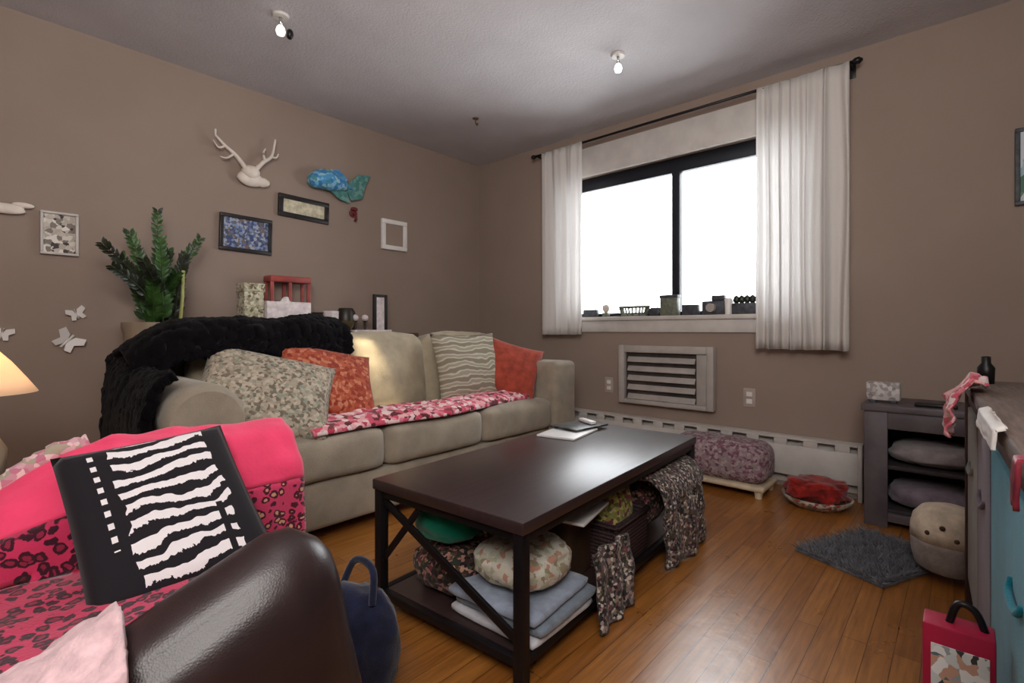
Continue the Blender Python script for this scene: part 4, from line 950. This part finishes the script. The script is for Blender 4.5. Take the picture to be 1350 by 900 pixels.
# quilt over the far arm and the seat
def quilt_pt(s_, q):
    """s along the arm from its front, q arc length from the outer hem over the ridge to the seat"""
    x = -2.685 - s_ * .75; yr = -1.975 - .075 * 0 + .10 * (s_ - .3) * -.35
    top = .668 + .02 * s_ * (1 - s_) * 2 - .062 * max(0, (s_ - .5) / .2) ** 1.15
    prof = [(.115, -.33), (.105, -.10), (.075, -.025), (.0, 0), (-.075, -.03), (-.118, -.10), (-.145, -.205), (-.22, -.228), (-.47, -.222)]
    ln = [0]
    for a, c in zip(prof, prof[1:]): ln.append(ln[-1] + math.hypot(c[0] - a[0], c[1] - a[1]))
    d = q * ln[-1]
    for i in range(len(ln) - 1):
        if d <= ln[i + 1] + 1e-9:
            k_ = (d - ln[i]) / (ln[i + 1] - ln[i]); dy = prof[i][0] + (prof[i + 1][0] - prof[i][0]) * k_; dz = prof[i][1] + (prof[i + 1][1] - prof[i][1]) * k_; break
    n1 = fbm((x * 2, q * 2, 0), 5, 7) * .010
    z = top + dz + n1 + .006
    if dy < 0: z = max(z, .462 + n1 * .5)
    return Vector((x + .02 * fbm((s_, q, 0), 4, 3), yr + dy - n1 * .6, z))
qt = thing('quilt', 'hot pink quilt with leopard print panel over the leather armchair', 'blanket', (-2.9, -1.98, .45))
def shift(fn): return lambda a, c: fn(a, c) - Vector((-2.9, -1.98, .45))
Q0, Q1 = .30, .60
def q1(a): return Q1 - .13 * max(0, (a - .3) / .7)
link_mesh('pink_band', sheet(shift(lambda a, c: quilt_pt(a, Q0 + (q1(a) - Q0) * c)), 60, 26, .012), M['pink'], qt)
link_mesh('leopard_panel', sheet(shift(lambda a, c: quilt_pt(.30 + .70 * a, q1(.30 + .70 * a) + (1 - q1(.30 + .70 * a)) * c)), 46, 26, .012), M['pink_leopard'], qt)
def front_drop(a, c):
    p0 = quilt_pt(.30 * a, Q1); return p0 + Vector((.012 * math.sin(a * 9) * c, -.02 * c - .006 * fbm((a * 2, c * 2, 0), 2, 3), -.30 * c))
link_mesh('leopard_panel', sheet(shift(front_drop), 20, 26, .012), M['pink_leopard2'], qt)
link_mesh('outer_fold', sheet(shift(lambda a, c: quilt_pt(a, Q0 * c)), 60, 16, .012), M['pink_leopard'], qt)
# pale fringe along the ridge and pale plush over the near arm
b = tube(spline([(-3.09, -1.925, .665), (-3.15, -1.93, .652), (-3.21, -1.935, .615), (-3.28, -1.94, .56)], 10), lambda q: .022 + .006 * noise.noise(Vector((q * 20, 1, 0))), 14)
for v_ in b.verts: v_.co += Vector((fbm(v_.co, 60, 1), fbm(v_.co, 60, 2), fbm(v_.co, 60, 3))) * .006
tag(link_mesh('fringed_scarf', b, M['palepink2']), 'pale pink fringed scarf lying along the ridge of the pink quilt', 'scarf')
def f(s_, q):
    x = .05 - s_ * .42; prof = [(.10, -.16), (.108, -.05), (.085, .0), (0, .028), (-.085, .0), (-.11, -.06), (-.112, -.28)]
    d = q * (len(prof) - 1); i = min(int(d), len(prof) - 2); k_ = d - i
    y = prof[i][0] + (prof[i + 1][0] - prof[i][0]) * k_; z = prof[i][1] + (prof[i + 1][1] - prof[i][1]) * k_
    n1 = fbm((x, y, z), 22, 5) * .008 + fbm((x, y, z), 70, 6) * .003
    return cM @ Vector((x, -.31 + y * (1 + n1 * 4), .592 + (x + .02) * .43 - .088 + z + n1))
tag(link_mesh('plush_blanket', sheet(f, 60, 60, .010), M['palepink']), 'pale pink plush blanket over the near arm of the leather armchair', 'blanket')
# navy bag on the floor
t_ = thing('cloth_bag', 'navy cloth bag on the floor between armchair and coffee table', 'bag', (-2.62, -2.25, 0))
link_mesh('bag_body', blob((0, 0, .14), (.17, .22, .28), .12, 4, 6), M['navy'], t_)
link_mesh('strap', tube(spline([(0, -.07, .26), (.02, -.04, .33), (.02, .04, .33), (0, .07, .26)], 6), .009, 8), M['navy'], t_)
